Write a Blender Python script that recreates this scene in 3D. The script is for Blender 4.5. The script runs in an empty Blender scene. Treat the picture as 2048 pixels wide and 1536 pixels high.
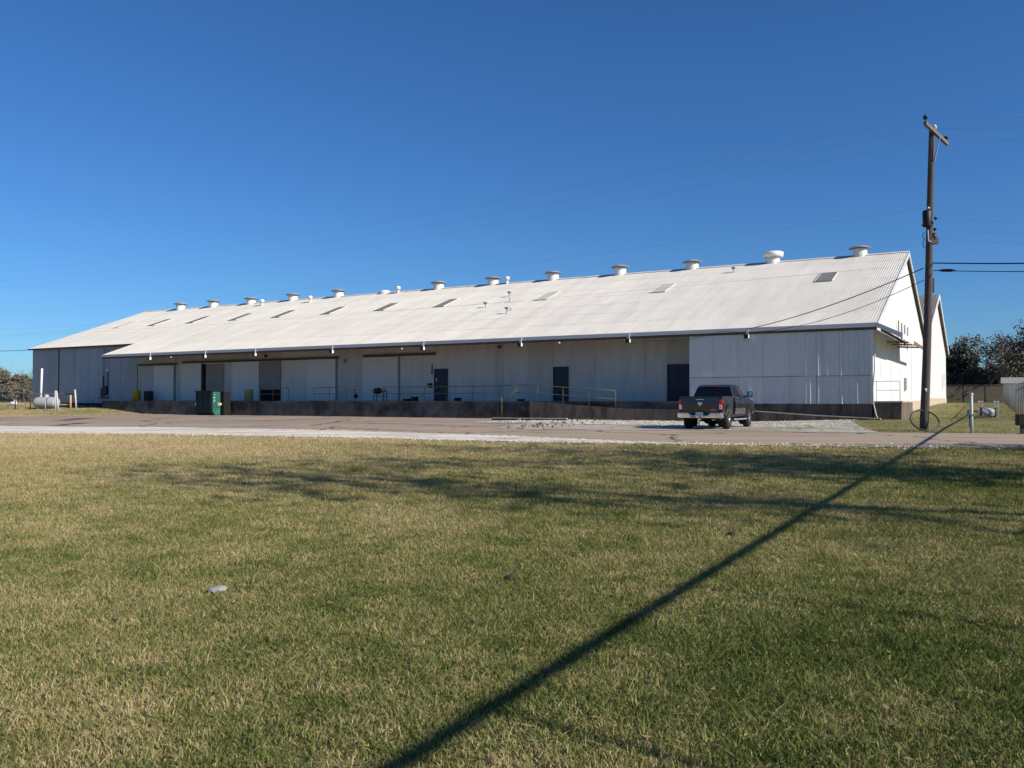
import bpy, bmesh, math, random
import numpy as np
from mathutils import Vector, Matrix, noise as mnoise

random.seed(7); rng = np.random.default_rng(7)
scene = bpy.context.scene
col = scene.collection
R = math.radians

# ------------------------------------------------------------------ camera, sky, sun, exposure
CAM_Z = 1.3
FPX, CXP, CYP, HOR = 1720.0, 1024.0, 768.0, 800.0
PITCH = math.atan((HOR - CYP) / FPX)
cd = bpy.data.cameras.new('camera')
cam = bpy.data.objects.new('camera', cd); col.objects.link(cam)
cam.location = (0, 0, CAM_Z); cam.rotation_euler = (R(90) + PITCH, 0, 0)
cd.sensor_width = 36.0; cd.lens = FPX / 2048 * 36.0
cd.clip_start = 0.05; cd.clip_end = 4000
scene.camera = cam

SUN_EL = R(30.0)
SUN_AZ = R(31.8)          # degrees to the viewer's side of the picture's right-hand direction
sdir = Vector((math.cos(SUN_AZ) * math.cos(SUN_EL), -math.sin(SUN_AZ) * math.cos(SUN_EL), math.sin(SUN_EL)))
world = bpy.data.worlds.new('World'); scene.world = world
world.use_nodes = True
wn = world.node_tree
bg = wn.nodes['Background']
sky = wn.nodes.new('ShaderNodeTexSky'); sky.sky_type = 'NISHITA'; sky.sun_disc = False
sky.sun_elevation = SUN_EL
sky.sun_rotation = math.atan2(sdir.x, sdir.y)
sky.altitude = 300; sky.air_density = 1.0; sky.dust_density = 0.25; sky.ozone_density = 3.0
tint = wn.nodes.new('ShaderNodeMix'); tint.data_type = 'RGBA'; tint.blend_type = 'MULTIPLY'; tint.inputs[0].default_value = 1
tint.inputs[7].default_value = (.40, .66, .98, 1)
hs = wn.nodes.new('ShaderNodeHueSaturation'); hs.inputs['Saturation'].default_value = 1.03
wn.links.new(sky.outputs[0], tint.inputs[6]); wn.links.new(tint.outputs[2], hs.inputs['Color']); wn.links.new(hs.outputs[0], bg.inputs[0])
bg.inputs[1].default_value = 0.090
sl = bpy.data.lights.new('sun', 'SUN'); sl.energy = 4.8; sl.angle = R(0.53); sl.color = (1.0, 0.935, 0.85)
sun = bpy.data.objects.new('sun', sl); col.objects.link(sun)
sun.rotation_euler = (-sdir).to_track_quat('-Z', 'Y').to_euler()
sun.location = (40, -20, 60)
scene.view_settings.view_transform = 'Standard'; scene.view_settings.look = 'None'
scene.view_settings.exposure = 0.34; scene.view_settings.gamma = 1.0
scene.view_settings.use_curve_mapping = False
scene.render.engine = 'CYCLES'
scene.cycles.max_bounces = 6; scene.cycles.diffuse_bounces = 3

# ------------------------------------------------------------------ the lie of the land
BX, BY = 20.1, 48.0                         # front right corner of the warehouse
UX, UY = -0.8660254, 0.5                    # along the warehouse, away from that corner
VX, VY = 0.5, 0.8660254                     # across it, away from the road

def uv(x, y):
    dx, dy = x - BX, y - BY
    return dx * UX + dy * UY, dx * VX + dy * VY

def sst(a, b, x):
    t = np.clip((x - a) / (b - a), 0, 1)
    return t * t * (3 - 2 * t)

def ground(x, y):
    x = np.asarray(x, float); y = np.asarray(y, float)
    u, v = uv(x, y)
    z = -0.22 + 0.22 * sst(6, 25, y)
    wr = 1 - sst(-1.0, 8.0, u)
    z = z + wr * (0.22 * sst(-9, -1, v) + 0.72 * sst(-2, 62, v))
    wl = sst(61, 69, u)
    z = z + wl * (0.55 + .40 * sst(73, 83, u)) * sst(-16, 4, v)
    far = sst(30, 70, v) * (1 - wl) * (1 - wr)
    z = z + far * 0.9
    z = z + 0.22 * sst(150, 500, y)
    return z

def B(u, v, z=0.0):
    return Vector((BX + UX * u + VX * v, BY + UY * u + VY * v, z))

def ray(px, py):
    dx, dz = (px - CXP) / FPX, (CYP - py) / FPX
    c, s = math.cos(PITCH), math.sin(PITCH)
    return Vector((dx, c - dz * s, s + dz * c))

def G(px, py, off=0.0):
    d = ray(px, py); lo, hi, prev = 0.5, None, 0.5
    t = 1.0
    while t < 1200:
        if CAM_Z + d.z * t < float(ground(d.x * t, d.y * t)):
            hi = t; break
        prev = t; t *= 1.03
    if hi is None: hi = 1200; prev = 1190
    lo = prev
    for _ in range(30):
        m = (lo + hi) / 2
        if CAM_Z + d.z * m < float(ground(d.x * m, d.y * m)): hi = m
        else: lo = m
    x, y = d.x * hi, d.y * hi
    return Vector((x, y, float(ground(x, y)) + off))

def at_v(px, py, v):
    """u and height where the sight line meets the vertical plane at distance v"""
    d = ray(px, py)
    t = (v + BX * VX + BY * VY) / (d.x * VX + d.y * VY)
    x, y = d.x * t, d.y * t
    return uv(x, y)[0], CAM_Z + d.z * t

def at_depth(px, py, y):
    d = ray(px, py); t = y / d.y
    return Vector((d.x * t, y, CAM_Z + d.z * t))

EAVE, PITCHR, RIDGE_V, DOCK = 5.63, 0.367, 18.2, 3.8
BACK_V, U_END, U_CAN, U_BLOCK = 2 * RIDGE_V - DOCK, 86.2, 68.4, 10.5
FLOOR = 1.22
def at_roof(px, py):
    d = ray(px, py)
    # z = EAVE + PITCHR * v
    n = d.z - PITCHR * (d.x * VX + d.y * VY)
    t = (EAVE - CAM_Z - PITCHR * (BX * VX + BY * VY)) / n
    return uv(d.x * t, d.y * t)

# ------------------------------------------------------------------ materials
def mat(name, color, rough=0.8, var=0.12, scale=3.0, metal=0.0, color2=None, c2_scale=0.6, c2_lo=0.5, c2_hi=0.7,
        bump=0.0, bump_scale=40, stretch=None, objrand=0.0, spec=0.3, emit=None, grain=0.0, grain_scale=80):
    m = bpy.data.materials.new(name); m.use_nodes = True
    nt = m.node_tree; n = nt.nodes; L = nt.links
    b = n['Principled BSDF']
    b.inputs['Roughness'].default_value = rough; b.inputs['Metallic'].default_value = metal
    b.inputs['Specular IOR Level'].default_value = spec
    tc = n.new('ShaderNodeTexCoord')
    mp = n.new('ShaderNodeMapping'); L.new(tc.outputs['Object'], mp.inputs[0])
    if stretch: mp.inputs['Scale'].default_value = stretch
    def noise(sc, det=5, rough_=0.6):
        t = n.new('ShaderNodeTexNoise'); t.inputs['Scale'].default_value = sc; t.inputs['Detail'].default_value = det
        t.inputs['Roughness'].default_value = rough_; L.new(mp.outputs[0], t.inputs['Vector']); return t
    rgb = n.new('ShaderNodeRGB'); rgb.outputs[0].default_value = (*color, 1)
    cur = rgb.outputs[0]
    if color2 is not None:
        t = noise(c2_scale, 6, 0.65)
        mr = n.new('ShaderNodeMapRange'); mr.inputs[1].default_value = c2_lo; mr.inputs[2].default_value = c2_hi
        L.new(t.outputs[0], mr.inputs[0])
        mx = n.new('ShaderNodeMix'); mx.data_type = 'RGBA'
        L.new(mr.outputs[0], mx.inputs[0]); L.new(cur, mx.inputs[6]); mx.inputs[7].default_value = (*color2, 1)
        cur = mx.outputs[2]
    def mul(sock, lo, hi):
        nonlocal cur
        mr = n.new('ShaderNodeMapRange'); mr.inputs[1].default_value = 0.25; mr.inputs[2].default_value = 0.75
        mr.inputs[3].default_value = lo; mr.inputs[4].default_value = hi; L.new(sock, mr.inputs[0])
        mx = n.new('ShaderNodeMix'); mx.data_type = 'RGBA'; mx.blend_type = 'MULTIPLY'; mx.inputs[0].default_value = 1
        L.new(cur, mx.inputs[6]); L.new(mr.outputs[0], mx.inputs[7]); cur = mx.outputs[2]
    if var: mul(noise(scale).outputs[0], 1 - var, 1 + var)
    if grain: mul(noise(grain_scale, 3, 0.7).outputs[0], 1 - grain, 1 + grain)
    if objrand:
        oi = n.new('ShaderNodeObjectInfo'); mul(oi.outputs['Random'], 1 - objrand, 1 + objrand)
    L.new(cur, b.inputs['Base Color'])
    if bump:
        bt = noise(bump_scale, 4); bp = n.new('ShaderNodeBump'); bp.inputs['Strength'].default_value = bump
        bp.inputs['Distance'].default_value = 0.02
        L.new(bt.outputs[0], bp.inputs['Height']); L.new(bp.outputs[0], b.inputs['Normal'])
    if emit:
        b.inputs['Emission Color'].default_value = (*emit[0], 1); b.inputs['Emission Strength'].default_value = emit[1]
    return m

M = {}
M['roof'] = mat('roof_cement_sheet', (.685, .635, .545), .85, .10, .35, color2=(.56, .52, .455), c2_scale=.9, c2_lo=.52, c2_hi=.8,
                stretch=(2.2, .35, .35), grain=.06, grain_scale=9, objrand=.02)
M['roof_deck'] = mat('roof_deck_boards', (.10, .085, .07), .9, .2, 1.2)
M['white_sheet'] = mat('white_painted_sheet', (.59, .59, .575), .6, .06, .5, color2=(.49, .465, .42), c2_scale=.7, c2_lo=.55, c2_hi=.85,
                       stretch=(3, 3, .5), objrand=.015, grain=.04, grain_scale=12)
M['wing_sheet'] = mat('dimmed_wing_sheet', (.42, .43, .45), .6, .08, .5, color2=(.33, .33, .34), c2_scale=.7, c2_lo=.5, c2_hi=.8, stretch=(3, 3, .5), objrand=.04)  # darker sheet colour, with the wing's weaker light put into it
M['panel'] = mat('white_wall_panel', (.56, .555, .54), .7, .09, .6, color2=(.40, .36, .31), c2_scale=.5, c2_lo=.55, c2_hi=.9,
                 stretch=(3, 3, .6), objrand=.09)
M['door_white'] = mat('white_sliding_door', (.64, .64, .63), .65, .05, .8, color2=(.5, .48, .45), c2_scale=.8, c2_lo=.6, c2_hi=.9,
                      stretch=(2, 2, .5), objrand=.06)
M['rusty'] = mat('rusty_steel', (.20, .12, .075), .85, .3, 3, color2=(.10, .07, .05), c2_scale=2)
M['rust_dark'] = mat('dark_track_steel', (.09, .07, .06), .8, .25, 3)
M['dark_steel'] = mat('dark_steel', (.035, .035, .04), .6, .2, 4)
M['galv'] = mat('galvanised_steel', (.42, .43, .44), .45, .12, 5, metal=.6)
M['fence_wire'] = mat('weathered_fence_wire', (.17, .175, .18), .7, .1, 2)
M['fascia'] = mat('pale_grey_fascia', (.52, .52, .53), .55, .07, .6, stretch=(.3, 3, 3))
M['trim'] = mat('white_trim', (.68, .67, .64), .6, .08, 1)
M['wood_dark'] = mat('weathered_timber', (.11, .075, .05), .9, .3, 3)
M['vent'] = mat('white_vent_steel', (.72, .71, .67), .5, .08, 2, color2=(.50, .43, .35), c2_scale=1.1, c2_lo=.52, c2_hi=.85, objrand=.07)
M['vent_cap'] = mat('weathered_vent_cap', (.30, .28, .25), .7, .2, 2)
M['sky_dark'] = mat('grey_skylight_sheet', (.17, .165, .155), .55, .2, 1.2, stretch=(2, 1, 1), objrand=.12)
M['sky_pale'] = mat('pale_skylight_sheet', (.42, .40, .36), .55, .12, 1.2, objrand=.1)
M['blue_door'] = mat('navy_blue_door', (.022, .03, .065), .5, .12, 2)
M['grey_door'] = mat('grey_roller_door', (.26, .25, .24), .6, .1, 2)
M['black_gap'] = mat('dark_interior', (.008, .008, .01), .9, 0)
M['concrete'] = mat('stained_concrete', (.12, .112, .104), .9, .3, .9, color2=(.038, .034, .031), c2_scale=.55, c2_lo=.42, c2_hi=.62, objrand=.12,
                    bump=.3, bump_scale=25, grain=.12, grain_scale=14)
M['footing'] = mat('dark_brown_footing', (.05, .042, .036), .95, .25, 1.5)  # even near-black brown for the wing footing
M['concrete_brown'] = mat('brown_stained_concrete', (.17, .125, .095), .9, .25, .9, color2=(.07, .05, .042), c2_scale=.8, c2_lo=.45, c2_hi=.68,
                          stretch=(2, 2, .7), bump=.3, bump_scale=25, grain=.15, grain_scale=14)
M['concrete_pale'] = mat('pale_concrete', (.46, .41, .33), .9, .14, 1.5, grain=.1)
M['yellow'] = mat('faded_yellow_paint', (.15, .122, .042), .7, .2, 4)
M['yellow_drum'] = mat('yellow_plastic', (.50, .33, .02), .5, .12, 3)
M['olive_drum'] = mat('olive_green_plastic', (.28, .31, .10), .55, .12, 3)
M['green'] = mat('green_dumpster_paint', (.018, .11, .082), .5, .2, 2, color2=(.04, .15, .12), c2_scale=1.8)
M['green_shaded'] = mat('shaded_dumpster_green', (.012, .028, .024), .7, .25, 2)  # dumpster green with the shade of its unlit sides put into the colour
M['black'] = mat('black_plastic', (.012, .012, .013), .5, .15, 3)
M['white'] = mat('white_paint', (.72, .72, .70), .5, .06, 3)
M['red'] = mat('red_paint', (.42, .03, .03), .5, .1, 3)
M['orange'] = mat('faded_orange_paint', (.66, .30, .12), .6, .2, 3)
M['tank'] = mat('grey_white_tank_paint', (.40, .40, .40), .5, .12, 1.5, color2=(.26, .23, .19), c2_scale=1.2, c2_lo=.55, c2_hi=.8)
M['wood_pole'] = mat('weathered_pole_wood', (.085, .066, .060), .9, .3, 3, stretch=(6, 6, .4), bump=.5, bump_scale=12,
                     color2=(.065, .05, .045), c2_scale=1.0)
M['wood_arm'] = mat('weathered_crossarm_wood', (.16, .13, .115), .9, .25, 3)
M['porcelain'] = mat('dark_porcelain', (.02, .018, .02), .25, .1, 3)
M['cable'] = mat('black_cable', (.012, .012, .012), .7, 0)
M['wire'] = mat('weathered_wire', (.055, .06, .07), .6, 0)
M['blue'] = mat('blue_cloth', (.04, .085, .20), .8, .15, 3)
M['pvc'] = mat('weathered_white_pipe', (.46, .46, .42), .6, .1, 3)
M['hose'] = mat('black_pipe', (.05, .055, .055), .45, .12, 3)
M['brick'] = mat('tan_masonry', (.46, .37, .27), .9, .18, 2)
M['bark'] = mat('grey_bark', (.11, .095, .08), .95, .25, 2)
M['bark_dark'] = mat('dark_bark', (.05, .042, .036), .95, .25, 2)
M['leaf_oak'] = mat('evergreen_oak_leaf', (.066, .070, .052), .7, .35, .5, objrand=.1)
M['leaf_olive'] = mat('olive_leaf', (.17, .155, .11), .75, .35, .5)
M['leaf_brown'] = mat('winter_brown_leaf', (.17, .145, .11), .8, .35, .5)
M['twig'] = mat('grey_twig', (.21, .185, .16), .95, .2, 1)
M['windscreen'] = mat('brown_weathered_fabric', (.15, .125, .085), .95, .2, .8, color2=(.10, .085, .07), c2_scale=.35, stretch=(.3, .3, 2), grain=.2, grain_scale=6)
M['stone'] = mat('pale_stone', (.27, .26, .245), .9, .15, 8, bump=.4, bump_scale=20)
M['dead_leaf'] = mat('dry_fallen_leaf', (.22, .15, .085), .8, .3, 3)
# vehicle
M['paint'] = mat('dark_granite_metallic_paint', (.027, .023, .0215), .28, .04, 2, metal=.35, spec=.6)
M['paint'].node_tree.nodes['Principled BSDF'].inputs['Coat Weight'].default_value = .7
M['glass'] = mat('tinted_glass', (.006, .006, .008), .05, 0, spec=.5)
M['glass_light'] = mat('light_tinted_glass', (.03, .034, .04), .05, 0, spec=.5)
M['chrome'] = mat('chrome', (.75, .74, .72), .10, 0, metal=1.0)
M['rubber'] = mat('tyre_rubber', (.018, .018, .019), .85, .1, 6)
M['under'] = mat('underbody_black', (.010, .010, .010), .8, .1, 3)
M['lamp_red'] = mat('red_lamp_lens', (.55, .012, .015), .15, 0, spec=.6)
M['lamp_white'] = mat('clear_lamp_lens', (.72, .70, .70), .15, 0, spec=.6)
M['mirror'] = mat('mirror_glass', (.55, .72, .76), .04, 0, metal=1.0)
M['plate'] = mat('number_plate', (.30, .36, .44), .5, .15, 10)
M['eave_spot'] = mat('glowing_orange', (.9, .5, .25), .4, 0, emit=((1.0, .45, .15), .9))  # small orange spots under the eave, set to glow slightly

def ground_material(name, base, patches, coarse=.25, grain=.25, bump=.5, crack=None):
    """patches: list of (colour, noise scale, lo, hi, stretch)"""
    m = bpy.data.materials.new(name); m.use_nodes = True
    nt = m.node_tree; n = nt.nodes; L = nt.links
    b = n['Principled BSDF']; b.inputs['Roughness'].default_value = .95; b.inputs['Specular IOR Level'].default_value = .04
    ge = n.new('ShaderNodeNewGeometry')
    rgb = n.new('ShaderNodeRGB'); rgb.outputs[0].default_value = (*base, 1); cur = rgb.outputs[0]
    for i, (c, sc, lo, hi, st) in enumerate(patches):
        mp = n.new('ShaderNodeMapping'); mp.inputs['Scale'].default_value = st; mp.inputs['Location'].default_value = (i * 13.7, i * 5.1, 0)
        L.new(ge.outputs['Position'], mp.inputs[0])
        t = n.new('ShaderNodeTexNoise'); t.inputs['Scale'].default_value = sc; t.inputs['Detail'].default_value = 7; t.inputs['Roughness'].default_value = .65
        L.new(mp.outputs[0], t.inputs['Vector'])
        mr = n.new('ShaderNodeMapRange'); mr.inputs[1].default_value = lo; mr.inputs[2].default_value = hi; L.new(t.outputs[0], mr.inputs[0])
        mx = n.new('ShaderNodeMix'); mx.data_type = 'RGBA'; L.new(mr.outputs[0], mx.inputs[0]); L.new(cur, mx.inputs[6]); mx.inputs[7].default_value = (*c, 1)
        cur = mx.outputs[2]
    if crack:
        nz = n.new('ShaderNodeTexNoise'); nz.inputs['Scale'].default_value = .9; nz.inputs['Detail'].default_value = 5; L.new(ge.outputs['Position'], nz.inputs['Vector'])
        va = n.new('ShaderNodeVectorMath'); va.operation = 'MULTIPLY_ADD'; va.inputs[1].default_value = (1.4, 1.4, 0); L.new(nz.outputs['Color'], va.inputs[0]); L.new(ge.outputs['Position'], va.inputs[2])
        vo = n.new('ShaderNodeTexVoronoi'); vo.feature = 'DISTANCE_TO_EDGE'; vo.inputs['Scale'].default_value = crack[0]; L.new(va.outputs[0], vo.inputs['Vector'])
        mr = n.new('ShaderNodeMapRange'); mr.inputs[1].default_value = crack[1] * .4; mr.inputs[2].default_value = crack[1]; mr.inputs[3].default_value = 1; mr.inputs[4].default_value = 0; L.new(vo.outputs['Distance'], mr.inputs[0])
        mx = n.new('ShaderNodeMix'); mx.data_type = 'RGBA'; L.new(mr.outputs[0], mx.inputs[0]); L.new(cur, mx.inputs[6]); mx.inputs[7].default_value = (.09, .075, .06, 1); cur = mx.outputs[2]
    t = n.new('ShaderNodeTexNoise'); t.inputs['Scale'].default_value = 30; t.inputs['Detail'].default_value = 6; t.inputs['Roughness'].default_value = .75
    L.new(ge.outputs['Position'], t.inputs['Vector'])
    mr = n.new('ShaderNodeMapRange'); mr.inputs[1].default_value = .3; mr.inputs[2].default_value = .7; mr.inputs[3].default_value = 1 - grain; mr.inputs[4].default_value = 1 + grain
    L.new(t.outputs[0], mr.inputs[0])
    mx = n.new('ShaderNodeMix'); mx.data_type = 'RGBA'; mx.blend_type = 'MULTIPLY'; mx.inputs[0].default_value = 1
    L.new(cur, mx.inputs[6]); L.new(mr.outputs[0], mx.inputs[7]); L.new(mx.outputs[2], b.inputs['Base Color'])
    bp = n.new('ShaderNodeBump'); bp.inputs['Strength'].default_value = bump; bp.inputs['Distance'].default_value = .03
    L.new(t.outputs[0], bp.inputs['Height']); L.new(bp.outputs[0], b.inputs['Normal'])
    return m

ONE = (1, 1, 1)
M['soil'] = ground_material('dry_lawn_ground', (.25, .205, .10),
    [((.15, .165, .05), .22, .42, .62, ONE), ((.32, .245, .13), .5, .52, .72, ONE), ((.13, .14, .045), 2.2, .5, .75, ONE)], grain=.35, bump=.6)
M['field'] = M['soil']
M['asphalt'] = ground_material('pinkish_worn_asphalt', (.37, .285, .205),
    [((.43, .35, .265), .25, .45, .7, (.5, 1.6, 1)), ((.27, .21, .155), .6, .56, .75, (.35, 1.5, 1)), ((.37, .285, .215), 3, .5, .8, ONE), ((.20, .16, .13), .35, .6, .72, (.3, 1.6, 1))], grain=.2, bump=.25, crack=(.14, .012))
M['yard'] = ground_material('brown_worn_yard', (.37, .285, .205),
    [((.28, .235, .195), .18, .48, .66, (.5, 1.4, 1)), ((.44, .36, .28), .4, .52, .75, (.4, 1.4, 1)), ((.14, .115, .10), .35, .54, .72, (.4, 1.8, 1))], grain=.2, bump=.25, crack=(.11, .014))
M['shoulder'] = ground_material('white_caliche_gravel', (.76, .69, .58),
    [((.55, .47, .37), .5, .45, .65, (.35, 1.3, 1)), ((.36, .29, .215), .9, .54, .66, (.3, 1.2, 1)), ((.26, .22, .13), 2.2, .62, .75, (.4, 1.2, 1))], grain=.25, bump=.6)
M['gravel'] = ground_material('grey_gravel', (.50, .455, .38),
    [((.20, .19, .12), .45, .5, .68, (.6, 1.2, 1)), ((.30, .265, .21), 1.5, .5, .75, ONE), ((.13, .14, .07), 1.1, .58, .72, (.6, 1.3, 1))], grain=.4, bump=.9)

# ------------------------------------------------------------------ mesh helpers
class MB:
    def __init__(s): s.v = []; s.f = []; s.sm = []
    def add(s, verts, faces, smooth=False):
        o = len(s.v); s.v.extend([tuple(p) for p in verts])
        s.f.extend([tuple(i + o for i in f) for f in faces]); s.sm.extend([smooth] * len(faces)); return s
    def box(s, lo, hi):
        x0, y0, z0 = lo; x1, y1, z1 = hi
        return s.add([(x0,y0,z0),(x1,y0,z0),(x1,y1,z0),(x0,y1,z0),(x0,y0,z1),(x1,y0,z1),(x1,y1,z1),(x0,y1,z1)],
                     [(0,3,2,1),(4,5,6,7),(0,1,5,4),(1,2,6,5),(2,3,7,6),(3,0,4,7)])
    def beam(s, a, b, w, h, up=(0, 0, 1)):
        a, b = Vector(a), Vector(b); d = (b - a).normalized(); up = Vector(up)
        if abs(d.dot(up)) > .99: up = Vector((1, 0, 0))
        r = d.cross(up).normalized(); t = r.cross(d)
        vs = [p + r * (sx * w / 2) + t * (sz * h / 2) for p in (a, b) for sx, sz in ((-1,-1),(1,-1),(1,1),(-1,1))]
        return s.add(vs, [(0,1,2,3),(7,6,5,4),(0,4,5,1),(1,5,6,2),(2,6,7,3),(3,7,4,0)])
    def tube(s, pts, rad, n=8, cap=True):
        pts = [Vector(p) for p in pts]
        rads = rad if isinstance(rad, (list, tuple)) else [rad] * len(pts)
        rings = []; ref = None; o = len(s.v)
        for i, p in enumerate(pts):
            d = (pts[min(i + 1, len(pts) - 1)] - pts[max(i - 1, 0)])
            if d.length < 1e-9: d = Vector((0, 0, 1))
            d.normalize()
            if ref is None:
                ref = Vector((0, 0, 1)) if abs(d.z) < .9 else Vector((1, 0, 0))
            r = d.cross(ref)
            if r.length < 1e-5: r = d.orthogonal()
            r.normalize(); t = r.cross(d).normalized(); ref = t
            for k in range(n):
                a = 2 * math.pi * k / n
                s.v.append(tuple(p + (r * math.cos(a) + t * math.sin(a)) * rads[i]))
        for i in range(len(pts) - 1):
            for k in range(n):
                s.f.append((o + i*n + k, o + i*n + (k+1) % n, o + (i+1)*n + (k+1) % n, o + (i+1)*n + k)); s.sm.append(True)
        if cap:
            s.f.append(tuple(o + k for k in reversed(range(n)))); s.sm.append(False)
            s.f.append(tuple(o + (len(pts)-1)*n + k for k in range(n))); s.sm.append(False)
        return s
    def lathe(s, prof, n=20, c=(0, 0, 0), axis='z', smooth=True):
        o = len(s.v)
        for r, h in prof:
            for k in range(n):
                a = 2 * math.pi * k / n; x, y = r * math.cos(a), r * math.sin(a)
                p = (x, y, h) if axis == 'z' else ((h, x, y) if axis == 'x' else (y, h, x))
                s.v.append((c[0] + p[0], c[1] + p[1], c[2] + p[2]))
        for i in range(len(prof) - 1):
            for k in range(n):
                s.f.append((o+i*n+k, o+i*n+(k+1)%n, o+(i+1)*n+(k+1)%n, o+(i+1)*n+k)); s.sm.append(smooth)
        return s
    def prism(s, poly, axis, a, b):
        """poly of 2D points extruded from a to b along axis ('x': points are y,z; 'y': x,z; 'z': x,y)"""
        def P(p, t): return (t, p[0], p[1]) if axis == 'x' else ((p[0], t, p[1]) if axis == 'y' else (p[0], p[1], t))
        n = len(poly); vs = [P(p, a) for p in poly] + [P(p, b) for p in poly]
        fs = [tuple(range(n)), tuple(reversed(range(n, 2*n)))] + [(i, i+n, (i+1)%n+n, (i+1)%n) for i in range(n)]
        return s.add(vs, fs)
    def quad(s, a, b, c, d): return s.add([a, b, c, d], [(0, 1, 2, 3)])
    def build(s, name, m, parent=None, normals=True, bevel=0):
        me = bpy.data.meshes.new(name); me.from_pydata(s.v, [], s.f)
        me.polygons.foreach_set('use_smooth', s.sm)
        if normals:
            bm = bmesh.new(); bm.from_mesh(me); bmesh.ops.recalc_face_normals(bm, faces=bm.faces)
            if bevel:
                es = [e for e in bm.edges if len(e.link_faces) == 2 and e.calc_face_angle(0) > .6]
                bmesh.ops.bevel(bm, geom=es, offset=bevel, segments=2, affect='EDGES', clamp_overlap=True)
            bm.to_mesh(me); bm.free()
        if m is not None: me.materials.append(m)
        return link(name, me, parent)

def link(name, data, parent=None):
    o = bpy.data.objects.new(name, data); col.objects.link(o)
    if parent is not None: o.parent = parent
    return o

def npmesh(name, v, f, m, parent=None, smooth=True):
    me = bpy.data.meshes.new(name)
    v = np.asarray(v, np.float32); f = np.asarray(f, np.int32)
    k = f.shape[1]
    me.vertices.add(len(v)); me.vertices.foreach_set('co', v.ravel())
    me.loops.add(f.size); me.loops.foreach_set('vertex_index', f.ravel())
    me.polygons.add(len(f)); me.polygons.foreach_set('loop_start', np.arange(0, f.size, k, dtype=np.int32))
    me.polygons.foreach_set('use_smooth', np.full(len(f), smooth))
    me.update(calc_edges=True); me.validate()
    if m is not None: me.materials.append(m)
    return link(name, me, parent)

def tag(o, label=None, cat=None, group=None, kind=None):
    if label: o['label'] = label
    if cat: o['category'] = cat
    if group: o['group'] = group
    if kind: o['kind'] = kind
    return o

def thing(name, loc, rz, label, cat, group=None):
    o = bpy.data.objects.new(name, None); col.objects.link(o); o.empty_display_size = .3
    o.location = loc; o.rotation_euler = (0, 0, rz)
    return tag(o, label, cat, group)

def struct(o): o['kind'] = 'structure'; return o

def copy_tree(o, parent=None):
    c = o.copy(); col.objects.link(c)
    if parent is not None: c.parent = parent
    for ch in o.children: copy_tree(ch, c)
    return c

# ------------------------------------------------------------------ ground sheets
def axis_lines(lo, hi, step, far_lo, far_hi):
    a = list(np.arange(lo, hi + 1e-6, step)); s = step; x = hi
    while x < far_hi: s *= 1.35; x += s; a.append(x)
    s = step; x = lo
    while x > far_lo: s *= 1.35; x -= s; a.insert(0, x)
    return np.array(a)
gx = axis_lines(-75, 75, 1.0, -1500, 1500); gy = axis_lines(-12, 125, 1.0, -200, 2500)
X, Y = np.meshgrid(gx, gy); Z = ground(X, Y)
nx, ny = len(gx), len(gy)
idx = np.arange(nx * ny).reshape(ny, nx)
F = np.stack([idx[:-1, :-1], idx[:-1, 1:], idx[1:, 1:], idx[1:, :-1]], -1).reshape(-1, 4)
struct(npmesh('ground', np.stack([X, Y, Z], -1).reshape(-1, 3), F, M['soil']))

def curve(px_pts, ext_l=0, ext_r=0):
    p = [G(*q) for q in px_pts]; p = [Vector((a.x, a.y)) for a in p]
    if ext_l: p.insert(0, p[0] + (p[0] - p[1]).normalized() * ext_l)
    if ext_r: p.append(p[-1] + (p[-1] - p[-2]).normalized() * ext_r)
    return p
def resample(p, n):
    p = np.array([(a[0], a[1]) for a in p]); d = np.r_[0, np.cumsum(np.hypot(*np.diff(p, axis=0).T))]
    t = np.linspace(0, d[-1], n)
    return np.stack([np.interp(t, d, p[:, 0]), np.interp(t, d, p[:, 1])], -1)
def jitter(n, amp, sc, seed):
    return np.array([mnoise.fractal((i * sc, seed * 7.3, 0), 1.0, 2.0, 4) for i in range(n)]) * amp
def strip(name, near, far, off, m, nxs, nys, jn=0.0, jf=0.0, seed=1, jsc=.12):
    a, b = resample(near, nxs), resample(far, nxs)
    dirv = (b - a) / np.maximum(np.linalg.norm(b - a, axis=1, keepdims=True), 1e-6)
    a = a + dirv * jitter(nxs, jn, jsc, seed)[:, None]; b = b + dirv * jitter(nxs, jf, jsc, seed + 5)[:, None]
    t = np.linspace(0, 1, nys)[:, None, None]
    p = a[None] * (1 - t) + b[None] * t
    z = ground(p[..., 0], p[..., 1]) + off
    V = np.concatenate([p, z[..., None]], -1).reshape(-1, 3)
    idx = np.arange(nxs * nys).reshape(nys, nxs)
    F = np.stack([idx[:-1, :-1], idx[:-1, 1:], idx[1:, 1:], idx[1:, :-1]], -1).reshape(-1, 4)
    return npmesh(name, V, F, m)

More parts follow.
